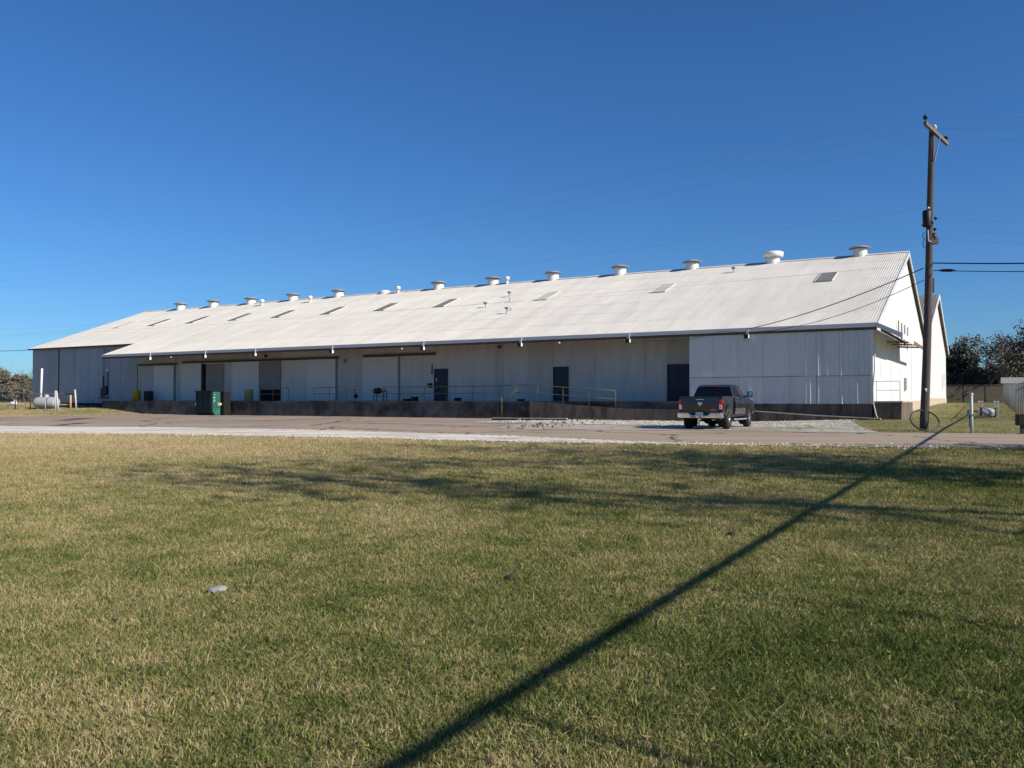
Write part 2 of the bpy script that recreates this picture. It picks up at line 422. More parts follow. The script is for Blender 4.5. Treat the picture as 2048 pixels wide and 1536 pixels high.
LAWN_EDGE = [(0, 868.5), (300, 870), (700, 877.5), (1050, 886), (1400, 891), (1827, 896.5), (2048, 898)]
ROAD_FAR = [(0, 844), (300, 847), (700, 853), (1000, 858), (1400, 861.5), (1700, 866), (2048, 868.5)]
struct(strip('yard', curve([(0, 846), (300, 849), (700, 855), (1000, 860), (1130, 861)], 30, 0),
             [tuple(G(-40, 831.5).xy) if False else (G(0, 831.5).x - 26, G(0, 831.5).y + 13)] +
             [tuple(G(q, 831.0).xy) for q in (0, 100)] + [tuple(G(200, 829.8).xy)] +
             [tuple(B(u, 0.06).xy) for u in (62, 55, 45, 35, 27, 21)] , .012, M['yard'], 500, 16, .15, .05, 3))
struct(strip('road', curve(LAWN_EDGE, 40, 45), curve(ROAD_FAR, 40, 45), .024, M['asphalt'], 1800, 14, .32, .15, 1, .25))
struct(strip('gravel_shoulder', curve(LAWN_EDGE[:-1], 40, 0), curve([(0, 853.5), (350, 856), (700, 863), (1000, 873), (1300, 886.3), (1500, 891.5), (1827, 896.3)], 40, 0),
             .040, M['shoulder'], 2200, 6, .38, .9, 2, .18))
struct(strip('gravel_lot', curve([(985, 858.5), (1100, 859.8), (1400, 862.3), (1760, 867.5)]),
             [tuple(B(u, -1.4).xy) for u in (19.5, 15, 10, 5, 1.0)], .034, M['gravel'], 500, 24, .25, .1, 4, .2))

# ------------------------------------------------------------------ the warehouse
RZ = -R(30)
wh = thing('warehouse', (BX, BY, 0), RZ, 'long white corrugated warehouse with pale roof and row of ridge vents', 'warehouse')
# local frame: x = -u, y = v
BENT = []
def corr_strip(x0, x1, amp, pitch, per=4, bulge=0.0, seed=0):
    n = max(2, int(round((x1 - x0) / pitch * per)) + 1)
    xs = np.linspace(x0, x1, n)
    o = amp * np.sin(2 * np.pi * xs / pitch)
    if bulge:
        o = o + np.array([bulge * mnoise.fractal((x * .9, seed * 3.1, 0), 1.0, 2.0, 3) for x in xs])
    for c, h, w in BENT:
        o = o + h * np.exp(-((xs - c) / w) ** 2)
    return xs, o
def grid_faces(nr, nc):
    idx = np.arange(nr * nc).reshape(nr, nc)
    return np.stack([idx[:-1, :-1], idx[:-1, 1:], idx[1:, 1:], idx[1:, :-1]], -1).reshape(-1, 4)

NC = 7; CW = RIDGE_V / NC
nrm = Vector((0, -PITCHR, 1)).normalized()
def roof_course(name, x0, x1, v0, v1, lift, parent, m, mirror=None, eave=EAVE, pitch=.15, amp=.013):
    xs, o = corr_strip(x0, x1, amp, pitch)
    rows = []
    for v in (v0, (v0 + v1) / 2, v1):
        lf = lift * (v1 - v) / (v1 - v0)
        zz = eave + PITCHR * v
        y = v - nrm.y * 0 + nrm.y * (o + lf); z = zz + nrm.z * (o + lf)
        if mirror is not None: y = 2 * mirror - y
        rows.append(np.stack([xs, y, z], -1))
    V = np.concatenate(rows); return npmesh(name, V, grid_faces(3, len(xs)), m, parent)
for k in range(NC):
    v0, v1 = k * CW, (k + 1) * CW + .10
    if k == 0: roof_course('roof_sheet_course', -U_CAN, .30, v0 - .10, v1, .008, wh, M['roof'])
    elif k == 1:
        roof_course('roof_sheet_course', -U_CAN, .30, v0, v1, .008, wh, M['roof'])
        roof_course('roof_sheet_course', -U_END - .25, -U_CAN, DOCK - .35, v1, .008, wh, M['roof'])
    else: roof_course('roof_sheet_course', -U_END - .25, .30, v0, min(v1, RIDGE_V - .02), .008, wh, M['roof'])
roof_course('rear_roof_slope', -U_END - .25, .30, DOCK - .35, RIDGE_V - .02, 0.0, wh, M['roof'], mirror=RIDGE_V)
# deck below the sheets, boards of the dock canopy
db = MB()
zz = lambda v: EAVE + PITCHR * v - .07
db.add([(-U_CAN, -.02, zz(-.02)), (.2, -.02, zz(-.02)), (.2, RIDGE_V, zz(RIDGE_V)), (-U_CAN, RIDGE_V, zz(RIDGE_V))], [(0, 1, 2, 3)])
db.add([(-U_END, DOCK - .25, zz(DOCK - .25)), (-U_CAN, DOCK - .25, zz(DOCK - .25)), (-U_CAN, RIDGE_V, zz(RIDGE_V)), (-U_END, RIDGE_V, zz(RIDGE_V))], [(0, 1, 2, 3)])
db.add([(-U_END, RIDGE_V, zz(RIDGE_V)), (.2, RIDGE_V, zz(RIDGE_V)), (.2, BACK_V + .2, zz(DOCK - .2)), (-U_END, BACK_V + .2, zz(DOCK - .2))], [(0, 1, 2, 3)])
db.build('roof_deck', M['roof_deck'], wh)
rc = MB()
zr = EAVE + PITCHR * RIDGE_V
rc.add([(-U_END - .25, RIDGE_V - .28, zr - .28 * PITCHR + .045), (.32, RIDGE_V - .28, zr - .28 * PITCHR + .045), (.32, RIDGE_V, zr + .06), (-U_END - .25, RIDGE_V, zr + .06),
        (.32, RIDGE_V + .28, zr - .28 * PITCHR + .045), (-U_END - .25, RIDGE_V + .28, zr - .28 * PITCHR + .045)], [(0, 1, 2, 3), (3, 2, 4, 5)])
rc.build('ridge_cap', M['roof'], wh)
# rake trim on the right gable
rt = MB(); rt.prism([(-.10, EAVE - .34), (-.10, EAVE - .01), (RIDGE_V, zr + .03), (RIDGE_V, zr - .30)], 'x', .30, .35)
rt.build('rake_trim', M['fascia'], wh)
rt = MB(); rt.prism([(RIDGE_V + .003, zr - .16), (RIDGE_V + .003, zr + .03), (BACK_V + .3, EAVE + PITCHR * (DOCK - .3) - .01), (BACK_V + .3, EAVE + PITCHR * (DOCK - .3) - .20)], 'x', .30, .33)
rt.build('rake_trim', M['trim'], wh)
# fascia along the canopy: pale face over a dark timber
MB().box((-U_CAN, -.15, EAVE - .25), (.30, -.10, EAVE - .015)).build('fascia', M['fascia'], wh)
MB().box((-U_CAN + .02, -.09, EAVE - .40), (.28, -.01, EAVE - .12)).build('eave_timber', M['wood_dark'], wh)
ft = MB(); ft.prism([(-.12, EAVE - .25), (-.12, EAVE - .04), (DOCK - .4, EAVE + PITCHR * (DOCK - .4) - .04), (DOCK - .4, EAVE + PITCHR * (DOCK - .4) - .25)], 'x', -U_CAN - .05, -U_CAN)
ft.build('canopy_end_trim', M['trim'], wh)
ez = EAVE + PITCHR * (DOCK - .35)
MB().box((-U_END - .25, DOCK - .40, ez - .17), (-U_CAN - .06, DOCK - .35, ez - .01)).build('wing_fascia', M['rust_dark'], wh)
# rafters seen under the canopy
for q in (375, 475, 580, 705, 835, 980, 1140, 1325):
    u = at_v(q, 700, 1.4)[0]
    r_ = MB().beam((-u, .0, EAVE - .28), (-u, DOCK + .02, EAVE + PITCHR * DOCK - .28), .14, .26)
    r_.build('rafter', M['wood_dark'], wh)

# walls ------------------------------------------------------------
def wall_panel(name, x0, x1, y, z0, z1, m, amp=.008, pitch=.0762, bulge=0.0, seed=0, zb=None, per=4, nrow=2):
    xs, o = corr_strip(x0, x1, amp, pitch, per, bulge, seed)
    rows = [np.stack([xs, y - o + (0 if zb is None else zb * (1 - i / (nrow - 1))) * -1, np.full_like(xs, z0 + (z1 - z0) * i / (nrow - 1))], -1) for i in range(nrow)]
    return npmesh(name, np.concatenate(rows), grid_faces(nrow, len(xs)), m, wh)
WALL_TOP = EAVE + PITCHR * DOCK - .10
# structural wall behind the sheets
bk = MB()
bk.box((-U_END, DOCK + .06, -.6), (0, DOCK + .2, WALL_TOP - .02)); bk.build('inner_wall', M['panel'], wh)
cuts = []
# recessed wall sheets: edges at the seams the picture shows plus even sheets between
seams = sorted(set([at_v(q, 760, DOCK)[0] for q in (275, 308, 352, 363, 448, 464, 520, 562, 615, 676, 726, 770, 798, 844, 908, 944, 991, 1007, 1055, 1106, 1142, 1190, 1240, 1290, 1333)] + [U_BLOCK, U_END]))
full = []
for a, b in zip(seams[:-1], seams[1:]):
    n = max(1, round((b - a) / 2.6)); full += list(np.linspace(a, b, n + 1)[:-1])
full.append(U_END)
for i, (a, b) in enumerate(zip(full[:-1], full[1:])):
    wing = a > 67.5
    BENT[:] = [(-random.uniform(a, b), random.uniform(.025, .06), random.uniform(.04, .08)) for _ in range(3)] if wing and a > 70 else []
    wall_panel('siding_panel', -b + .004, -a - .004, DOCK + .012 * (i % 2), FLOOR - .06 if not wing else .98, WALL_TOP - .02,
               M['wing_sheet'] if wing else M['panel'], bulge=.02 if wing else .004, seed=i)
# enclosed end bay: two courses
XB = -U_BLOCK
zmid = 2.72
BENT[:] = [(-random.uniform(.15, 4.2), random.uniform(.02, .055), random.uniform(.02, .036)) for _ in range(26)]
n = 7; ed = np.linspace(XB, 0.02, n + 1)
for i in range(n):
    wall_panel('siding_panel', ed[i] + .004, ed[i + 1] - .004, -.012 + .005 * (i % 2), zmid - .03, EAVE - .30, M['white_sheet'], bulge=.012, seed=20 + i)
    wall_panel('siding_panel', ed[i] + .004, ed[i + 1] - .004, .022 + .005 * (i % 2), 1.08, zmid + .02, M['white_sheet'], bulge=.03, seed=40 + i, zb=.01)
BENT[:] = []
MB().box((XB, -.022, zmid - .05), (-.06, .03, zmid - .032)).build('lap_shade_strip', M['rust_dark'], wh)  # dark strip painting in the shade line under the sheet overlap
MB().box((XB, .10, .9), (0, .16, EAVE - .1)).build('bay_wall', M['panel'], wh)
MB().prism([(.02, .95), (.02, EAVE - .12), (DOCK, EAVE + PITCHR * DOCK - .12), (DOCK, .95)], 'x', XB - .02, XB + .06).build('bay_side_wall', M['panel'], wh)
MB().box((-.05, -.035, 1.08), (.055, .055, EAVE - .31)).build('corner_trim', M['trim'], wh)
# right gable: sheets run full height, cut along the rake
gw = MB(); xs, o = corr_strip(0.06, BACK_V, .006, .0762, 4, .008, 77)
vs = []; base = .95
for s_, oo in zip(xs, o): vs += [(.03 + oo, s_, 1.12 if s_ < 14 else 1.25)]
for s_, oo in zip(xs, o): vs += [(.03 + oo, s_, EAVE + PITCHR * (s_ if s_ < RIDGE_V else 2 * RIDGE_V - s_) - .12)]
npmesh('gable_wall', vs, grid_faces(2, len(xs)), M['white_sheet'], wh)
gi = MB(); gi.prism([(.07, .3), (.07, EAVE - .15), (RIDGE_V, zr - .15), (BACK_V, EAVE + PITCHR * DOCK - .15), (BACK_V, .3)], 'x', -.10, -.02)
gi.build('gable_inner_wall', M['panel'], wh)
gi = MB(); gi.prism([(DOCK + .2, -.3), (DOCK + .2, EAVE + PITCHR * DOCK - .15), (RIDGE_V, zr - .15), (BACK_V, EAVE + PITCHR * DOCK - .15), (BACK_V, -.3)], 'x', -U_END - .06, -U_END)
gi.build('left_gable_wall', M['white_sheet'], wh)
MB().box((-U_END, BACK_V - .1, -.3), (-.11, BACK_V, EAVE + PITCHR * DOCK - .12)).build('rear_wall', M['white_sheet'], wh)
MB().box((-.4, 5.5, -.2), (.04, BACK_V + .02, 1.249)).build('masonry_footing', M['brick'], wh)
# gable details: seams and battens
for (vv, z0, z1) in ((3.2, 2.6, 4.5), (8.5, 1.3, 3.6), (14.2, 1.3, 4.6), (22, 1.4, 6.0)):
    MB().box((.045, vv, z0), (.055, vv + .05, z1)).build('gable_batten', M['trim'], wh)
MB().box((.05, 16.6, 2.0), (.16, 17.3, 2.9)).build('meter_cabinet', M['galv'], wh)

# doors -------------------------------------------------------------
def wall_rect(q0, y0, q1, y1, v=DOCK):
    ua, za = at_v(q0, y0, v); ub, zb = at_v(q1, y1, v)
    return -ua, zb, -ub, za     # x0, z0, x1, z1
def blue_door(q0, y0, q1, leaves=1, window=True):
    x0, z0, x1, z1 = wall_rect(q0, y0, q1, 801)
    z0 = FLOOR + .003
    f = MB(); t = .09
    f.box((x0, DOCK - .10, z0), (x0 + t, DOCK + .03, z1)); f.box((x1 - t, DOCK - .10, z0), (x1, DOCK + .03, z1)); f.box((x0 + t, DOCK - .10, z1 - t), (x1 - t, DOCK + .03, z1))
    fo = f.build('door', M['blue_door'], wh)
    w = (x1 - x0 - 2 * t) / leaves
    for k in range(leaves):
        a, b = x0 + t + w * k + .008, x0 + t + w * (k + 1) - .008
        MB().box((a, DOCK - .065, z0 + .02), (b, DOCK - .02, z1 - t - .01)).build('door_leaf', M['blue_door'], fo)
        hx = b - .12 if k == 0 and leaves > 1 else a + .10
        MB().tube([(hx, DOCK - .07, z0 + 1.0), (hx, DOCK - .13, z0 + 1.0), (hx + .1, DOCK - .13, z0 + 1.0)], .015, 6).build('handle', M['galv'], fo)
    return fo, x0, z0, x1, z1
blue_door(1335, 729, 1380, 2)
blue_door(1107.5, 734, 1137, 1)
fo, x0, z0, x1, z1 = blue_door(869.5, 738, 895.5, 1)
MB().box((x0 + .17, DOCK - .078, z0 + 1.55), (x0 + .27, DOCK - .067, z0 + 1.80)).build('notice', M['white'], fo)
# sliding doors: leaves on tracks
def sliding(q0, y0, q1, dv=.07):
    x0, z0, x1, z1 = wall_rect(q0, y0, q1, 801)
    o = MB().box((x0, DOCK - dv - .05, FLOOR + .03), (x1, DOCK - dv, z1)).build('sliding_door', M['door_white'], wh)
    e = MB()
    for a in (x0 + .05, x1 - .05): e.box((a - .05, DOCK - dv - .065, FLOOR + .03), (a + .05, DOCK - dv - .051, z1))
    e.box((x0 + .1, DOCK - dv - .065, z1 - .12), (x1 - .1, DOCK - dv - .051, z1))
    e.build('door_edge', M['door_white'], o)
    return o
for a in ((309, 730.5, 349), (364, 727.5, 403.5), (465, 723, 519.5), (616, 719.5, 672.5), (727, 715.5, 797.5)): sliding(*a)
def track(q0, y0, q1, y1):
    ua, za = at_v(q0, y0, DOCK - .15); ub, zb = at_v(q1, y1, DOCK - .15)
    MB().box((-ua, DOCK - .20, za - .06), (-ub, DOCK - .10, za + .07)).build('door_track', M['rust_dark'], wh)
    MB().box((-ua, DOCK - .22, za + .073), (-ub, DOCK - .02, za + .11)).build('track_hood', M['rusty'], wh)
track(275, 731, 352, 727.5); track(364, 726, 676, 714.5); track(726, 713, 870, 709)
for q, yt in ((351, 730), (674.5, 717), (800, 713), (275.5, 734)):
    u, zt_ = at_v(q, yt, DOCK)
    MB().box((-u - .022, DOCK - .08, FLOOR + .01), (-u + .022, DOCK - .012, zt_)).build('door_post', M['vent_cap'], wh)
def opening(q0, y0, q1, gap_z=None, slats=14):
    x0, z0, x1, z1 = wall_rect(q0, y0, q1, 801); z0 = FLOOR + .004
    if gap_z: MB().box((x0, DOCK - .022, z0), (x1, DOCK - .016, z0 + gap_z)).build('opening', M['black_gap'], wh)
    zb = z0 + (gap_z or 0); h = (z1 - zb) / slats
    p = None
    for k in range(slats):
        s_ = MB().box((x0, DOCK - .05 - .012 * (k % 2), zb + k * h + .004), (x1, DOCK - .02, zb + (k + 1) * h - .004))
        o = s_.build('roller_slat' if p else 'roller_door', M['grey_door'], p or wh)
        if p is None: p = o
opening(413, 729, 448, None, 12)
opening(522, 723.5, 561.5, 1.0, 12)
x0, z0, x1, z1 = wall_rect(404.5, 728, 412, 801)
MB().box((x0, DOCK - .02, FLOOR + .004), (x1, DOCK - .014, z1)).build('opening', M['black_gap'], wh)
# things fixed on the wall
x0, z0, x1, z1 = wall_rect(857, 766.5, 864.5, 771.5)
MB().box((x0, DOCK - .14, z0 + .01), (x1, DOCK - .02, z1)).build('letter_box', M['black'], wh)
MB().box((x0, DOCK - .10, z0 - .16), (x1, DOCK - .02, z0 - .06)).build('letter_box', M['black'], wh)
u, zc = at_v(864.5, 728, DOCK)
for k, ch in enumerate('1250'):
    _, zt = at_v(864.5, 732.8 + 5.2 * k, DOCK)
    c = bpy.data.curves.new('number_digit', 'FONT'); c.body = ch; c.size = .34; c.align_x = 'CENTER'; c.extrude = .006; c.offset = .010
    c.materials.append(M['black'])
    tmp = bpy.data.objects.new('digit_source', c); me = bpy.data.meshes.new_from_object(tmp); bpy.data.objects.remove(tmp); me.name = 'number_digit'
    if not me.materials: me.materials.append(M['black'])
    o = link('number_digit', me, wh); o.location = (-u, DOCK - .025, zt); o.rotation_euler = (R(90), 0, 0)
x0, z0, x1, z1 = wall_rect(706.5, 776.5, 716, 786)
sg = MB().box((x0, DOCK - .045, z0), (x1, DOCK - .03, z1)).build('sign', M['white'], wh)
for k in range(3):
    h = (z1 - z0)
    MB().box((x0 + .03, DOCK - .053, z0 + h * (.08 + .31 * k)), (x1 - .03 - .12 * (k % 2), DOCK - .046, z0 + h * (.26 + .31 * k))).build('sign_band', M['red'], sg)
u, zc = at_v(712, 792, DOCK)
MB().lathe([(0, -.05), (.17, -.05), (.19, 0), (.19, .03)], 16, (-u, DOCK - .04, zc), 'y').build('hose_reel', M['black'], wh)
x0, z0, x1, z1 = wall_rect(726, 779, 732.5, 784)
MB().box((x0, DOCK - .135, z0), (x1, DOCK - .127, z1)).build('notice', M['white'], wh)
u, zc = at_v(690.5, 722, DOCK)
MB().lathe([(0, -.09), (.12, -.08), (.15, -.03), (.15, .03)], 16, (-u, DOCK - .03, zc), 'y').build('alarm_bell', M['vent_cap'], wh)
for q, yy in ((346, 729), (1000, 694), (533, 712)):
    u, zc = at_v(q, yy, DOCK)
    MB().box((-u - .10, DOCK - .2, zc - .11), (-u + .10, DOCK - .02, zc + .11)).build('junction_box', M['rust_dark'], wh)
# floodlights under the fascia
for q in (300, 410, 510, 664, 846, 1041, 1257, 1494):
    u, zc = at_v(q, 700, -.20)
    h = MB().beam((-u, -.20, EAVE - .05), (-u, -.20, EAVE - .42), .15, .06, up=(0, 1, 0)).build('floodlight', M['fascia'], wh)
    MB().box((-u - .14, -.36, EAVE - .66), (-u + .10, -.12, EAVE - .42)).build('lamp_housing', M['black'], h)
    MB().box((-u + .103, -.34, EAVE - .65), (-u + .125, -.14, EAVE - .43)).build('lamp_face', M['white'], h)
for q, yy in ((342, 709.5), (804, 690.5), (1119, 677.5)):
    u, zc = at_v(q, yy, .15)
    MB().lathe([(0, -.06), (.05, -.04), (.06, 0), (.05, .04), (0, .06)], 10, (-u, .15, EAVE - .46)).build('eave_spot', M['eave_spot'], wh)
# corner downpipe
MB().tube([(.16, -.06, 4.4), (.14, -.08, 2.9), (.06, -.13, 2.0), (.08, -.14, 1.1), (.22, -.2, .45), (.30, -.26, .30)], .04, 8).build('downpipe', M['pvc'], wh)

# ridge ventilators -------------------------------------------------
def roof_pt(q, y):
    u, v = at_roof(q, y); return u, v
def vent(q, y, thick=False, dome=False):
    u, v = at_roof(q, y)
    v = min(v, RIDGE_V - .25); z = EAVE + PITCHR * v
    h = MB()
    if dome:
        h.lathe([(.62, -.25), (.62, .05), (.55, .14), (.35, .24), (0, .28)], 22, (-u, v + .3, z + .12)); h.build('roof_vent', M['vent'], wh); return
    c = (-u, v + .30, z + random.uniform(-.05, .04))
    dr = h.lathe([(.52, -.25), (.52, .58), (.5, .62)], 24, c).build('roof_vent', M['vent'], wh)
    k = MB()
    if thick: k.lathe([(.60, .50), (.78, .52), (.80, .88), (.72, .93), (.3, 1.0), (0, 1.02)], 24, c)
    else: k.lathe([(.0, .72), (.80, .66), (.83, .69), (.5, .82), (.18, .90), (0, .91)], 24, c)
    k.build('vent_cap', M['vent'] if thick else M['vent_cap'], dr)
    s_ = MB()
    for a in range(6):
        x, y_ = c[0] + .5 * math.cos(a * 1.047), c[1] + .5 * math.sin(a * 1.047)
        s_.beam((x, y_, c[2] + .55), (x, y_, c[2] + .70), .03, .03)
    s_.build('vent_stay', M['galv'], dr)
for q, y, th in ((1719, 512, 0), (1545, 525.5, 1), (1384, 537.5, 0), (1241, 548, 0), (1109, 557.5, 0), (986, 568.5, 0), (876, 577.5, 0), (674, 594, 0), (582, 601.5, 0), (498, 608.5, 0), (423, 614.5, 0), (357, 620, 0)):
    vent(q, y, th)
vent(771, 585, dome=True)
for q, y in ((1014, 567.5), (796, 586), (620, 604.5), (524, 611)):
    u, v = at_roof(q, y); z = EAVE + PITCHR * v
    st = MB().lathe([(.13, -.2), (.13, .36)], 12, (-u, v, z)).build('flue_pipe', M['vent'], wh)
    MB().lathe([(0, .34), (.24, .34), (.25, .62), (.16, .68), (0, .69)], 14, (-u, v, z)).build('flue_cap', M['vent'], st)
for q, y, h, cap in ((1467, 545, .28, 1), (1019, 593.5, .30, 1), (1020, 604, .36, 0), (971, 615, .30, 1), (1014, 627, .34, 1), (1022, 621.5, .22, 0)):
    u, v = at_roof(q, y); z = EAVE + PITCHR * v
    st = MB().lathe([(.055, -.1), (.055, h)], 10, (-u, v, z)).build('flue_pipe', M['galv'], wh)
    if cap: MB().box((-u - .13, v - .13, z + h), (-u + .13, v + .13, z + h + .16)).build('flue_cap', M['galv'], st)
# translucent roof lights, one course each
def skylight(qa, ya, qb, yb, m):
    """(qa,ya) and (qb,yb): middle of the lower and upper edge"""
    u0, v0 = at_roof(qa, ya); u1, v1 = at_roof(qb, yb)
    u = (u0 + u1) / 2
    k = round(((v0 + v1) / 2) / CW - .5)
    a, b = k * CW + .02, (k + 1) * CW - .02
    w = SKW
    xs, o = corr_strip(-u - w / 2, -u + w / 2, .014, .1067)
    rows = []
    for v in (a, b):
        z = EAVE + PITCHR * v + nrm.z * (o + .055 - .0 * v); rows.append(np.stack([xs, v + nrm.y * (o + .055), z], -1))
    so = npmesh('skylight', np.concatenate(rows), grid_faces(2, len(xs)), m, wh)
    fr = MB()
    for x in (-u - w / 2, -u + w / 2):
        fr.beam((x, a, EAVE + PITCHR * a + .06), (x, b, EAVE + PITCHR * b + .06), .05, .05)
    fr.build('skylight_edge', M['roof'], so)
SKW = 1.15
for qa, ya, qb, yb, m in ((1641, 569.5, 1660, 547, 1), (1303.5, 592.5, 1338, 569.5, 0), (1071.5, 605.5, 1110, 584.5, 0), (867.5, 617.5, 912, 598, 1), (749, 624.5, 793, 607, 1),
                          (640, 632.5, 683, 616, 1), (541.5, 639, 582.5, 623, 1), (453.5, 644.5, 496.5, 629.5, 1), (365.5, 651.5, 410, 635.5, 1), (284.5, 657.5, 329, 642.5, 1), (211.5, 662.2, 262.5, 646.5, 0)):
    skylight(qa, ya, qb, yb, M['sky_dark'] if m else M['sky_pale'])

# lean-to canopy on the gable with its hangers
cn = MB(); cz0, cz1, co = EAVE - .06, EAVE - .68, 1.55
cn.add([(.36, -.1, cz0), (co, -.1, cz1), (co, 14.0, cz1), (.36, 14.0, cz0), (.36, -.1, cz0 - .04), (co, -.1, cz1 - .04), (co, 14.0, cz1 - .04), (.36, 14.0, cz0 - .04)],
       [(0, 1, 2, 3), (7, 6, 5, 4), (0, 4, 5, 1), (1, 5, 6, 2), (2, 6, 7, 3), (3, 7, 4, 0)])
cn.build('gable_canopy', M['trim'], wh)
MB().prism([(.36, cz0 - .26), (.36, cz0 + .02), (co + .05, cz1 + .02), (co + .05, cz1 - .26)], 'y', -.16, -.105).build('canopy_fascia', M['fascia'], wh)
MB().box((co, -.10, cz1 - .28), (co + .05, 6.2, cz1 + .02)).build('canopy_fascia', M['trim'], wh)
MB().box((co, 6.22, cz1 - .22), (co + .05, 18.5, cz1 - .02)).build('canopy_rail', M['rusty'], wh)
for vv in (6.3, 9, 12):
    MB().beam((.06, vv, cz1 - .05), (co, vv, cz1 - .12), .08, .10).build('canopy_bracket', M['rusty'], wh)
for vv in (12.0, 14.0, 16.0, 18.2):
    MB().beam((.12, vv, cz1 + .1), (.16, vv + .15, cz1 + 1.75), .16, .05, up=(1, 0, 0)).build('canopy_hanger', M['rust_dark'], wh)
MB().beam((.4, 1.0, cz0 - .3), (.4, 13.8, cz0 - .3), .1, .14).build('canopy_ledger', M['wood_dark'], wh)

# service mast, conduits and meters on the wing wall
u, z = at_v(206.5, 720, DOCK - .15)
zt = at_v(206.5, 700, DOCK - .15)[1]; zm = at_v(206.5, 752, DOCK - .15)[1]; zb = at_v(206.5, 797, DOCK - .15)[1]
MB().tube([(-u, DOCK - .15, zm), (-u, DOCK - .15, zt), (-u - .14, DOCK - .3, zt + .16)], .075, 8).build('service_mast', M['pvc'], wh)
MB().tube([(-u, DOCK - .13, zb + .3), (-u, DOCK - .13, zm - .02)], .07, 8).build('conduit', M['dark_steel'], wh)
MB().box((-u - .28, DOCK - .22, zb + .2), (-u + .12, DOCK - .03, zb + 1.1)).build('meter_box', M['dark_steel'], wh)
MB().box((-u + .16, DOCK - .24, zb + .35), (-u + .62, DOCK - .03, zb + 1.3)).build('meter_box', M['dark_steel'], wh)
MB().box((-u - .6, DOCK - .16, zb + .02), (-u + .9, DOCK - .05, zb + .14)).build('conduit_trough', M['dark_steel'], wh)
u2, _ = at_v(215.5, 730, DOCK - .1); z2 = at_v(215.5, 739, DOCK - .1)[1]
MB().tube([(-u2, DOCK - .08, z2), (-u2, DOCK - .08, WALL_TOP - .4)], .035, 6).build('conduit', M['pvc'], wh)
MB().box((-u2 - .13, DOCK - .25, z2 - .2), (-u2 + .17, DOCK - .03, z2 + .05)).build('wall_lamp', M['white'], wh)
MB().tube([(-u2, DOCK - .08, z2 - .2), (-u2 - .02, DOCK - .08, zb + .5)], .05, 6).build('conduit', M['dark_steel'], wh)
for q in (117.5,):
    u3, _ = at_v(q, 740, DOCK - .02)
    MB().box((-u3 - .05, DOCK - .05, 1.0), (-u3 + .05, DOCK - .015, WALL_TOP - .1)).build('wall_post', M['dark_steel'], wh)

# ------------------------------------------------------------------ loading dock, ramp, landing
dk = thing('loading_dock', (BX, BY, 0), RZ, 'long stained concrete loading dock under the warehouse canopy', 'loading dock')
ds = MB(); ds.box((-U_CAN, 0.08, -.5), (0, DOCK + .05, FLOOR)); ds.build('dock_slab', M['concrete'], dk)
for k in range(22):
    x0_ = -U_CAN + k * (U_CAN - U_BLOCK) / 22; x1_ = x0_ + (U_CAN - U_BLOCK) / 22
    MB().box((x0_ + .012, .0, -.5), (x1_ - .012, .079, FLOOR - .14)).build('face_panel', M['concrete'], dk)
MB().box((-U_CAN, -.03, FLOOR - .139), (-U_BLOCK, .079, FLOOR - .002)).build('dock_nosing', M['concrete'], dk)
for k in range(4):
    MB().box((-U_BLOCK + k * U_BLOCK / 4 + .01, .02, -.5), (-U_BLOCK + (k + 1) * U_BLOCK / 4 - .01, .079, 1.10)).build('face_panel', M['concrete_brown'], dk)
MB().box((-U_END, DOCK - .12, -.3), (-U_CAN - .02, DOCK + .05, 1.0)).build('wing_footing', M['footing'], dk)

rp = thing('access_ramp', (BX, BY, 0), RZ, 'concrete access ramp sloping down along the dock behind the pickup', 'ramp')
prof = [(21.0, FLOOR - .02), (14.5, .76), (6.4, .64), (2.6, .40), (-.6, .26)]
rm = MB(); rw = MB()
for (ua, za), (ub, zb_) in zip(prof[:-1], prof[1:]):
    rm.add([(-ua, -1.24, za - .05), (-ub, -1.24, zb_ - .05), (-ub, -.04, zb_ - .05), (-ua, -.04, za - .05), (-ua, -1.24, -.5), (-ub, -1.24, -.5), (-ub, -.04, -.5), (-ua, -.04, -.5)],
           [(0, 1, 2, 3), (0, 4, 5, 1), (1, 5, 6, 2), (3, 7, 4, 0), (2, 6, 7, 3)])
    w = MB().add([(-ua, -1.50, za), (-ub, -1.50, zb_), (-ub, -1.25, zb_), (-ua, -1.25, za), (-ua, -1.50, -.5), (-ub, -1.50, -.5), (-ub, -1.25, -.5), (-ua, -1.25, -.5)],
           [(0, 1, 2, 3), (0, 4, 5, 1), (1, 5, 6, 2), (3, 7, 4, 0), (2, 6, 7, 3)])
    w.build('kerb_wall', M['concrete_brown'], rp)
rm.build('ramp_slab', M['concrete_brown'], rp)
for (ua, za), (ub, zb_) in zip(prof[2:-1], prof[3:]):  # pale strip puts sunlight on the lower kerb top into its colour
    MB().add([(-ua, -1.53, za + .001), (-ub, -1.53, zb_ + .001), (-ub, -1.23, zb_ + .001), (-ua, -1.23, za + .001), (-ua, -1.53, za + .05), (-ub, -1.53, zb_ + .05), (-ub, -1.23, zb_ + .05), (-ua, -1.23, za + .05)],
             [(0, 1, 2, 3), (7, 6, 5, 4), (0, 4, 5, 1), (1, 5, 6, 2), (2, 6, 7, 3), (3, 7, 4, 0)]).build('sunlit_kerb_strip', M['concrete_pale'], rp)

ld = thing('gable_landing', (BX, BY, 0), RZ, 'concrete landing against the sunlit gable end of the warehouse', 'landing')
MB().box((.07, -.02, -.3), (1.5, 6.3, FLOOR - .06)).build('landing_base', M['concrete_brown'], ld)
MB().box((.06, -.07, FLOOR - .059), (1.56, 6.35, FLOOR + .02)).build('landing_slab', M['concrete_pale'], ld)

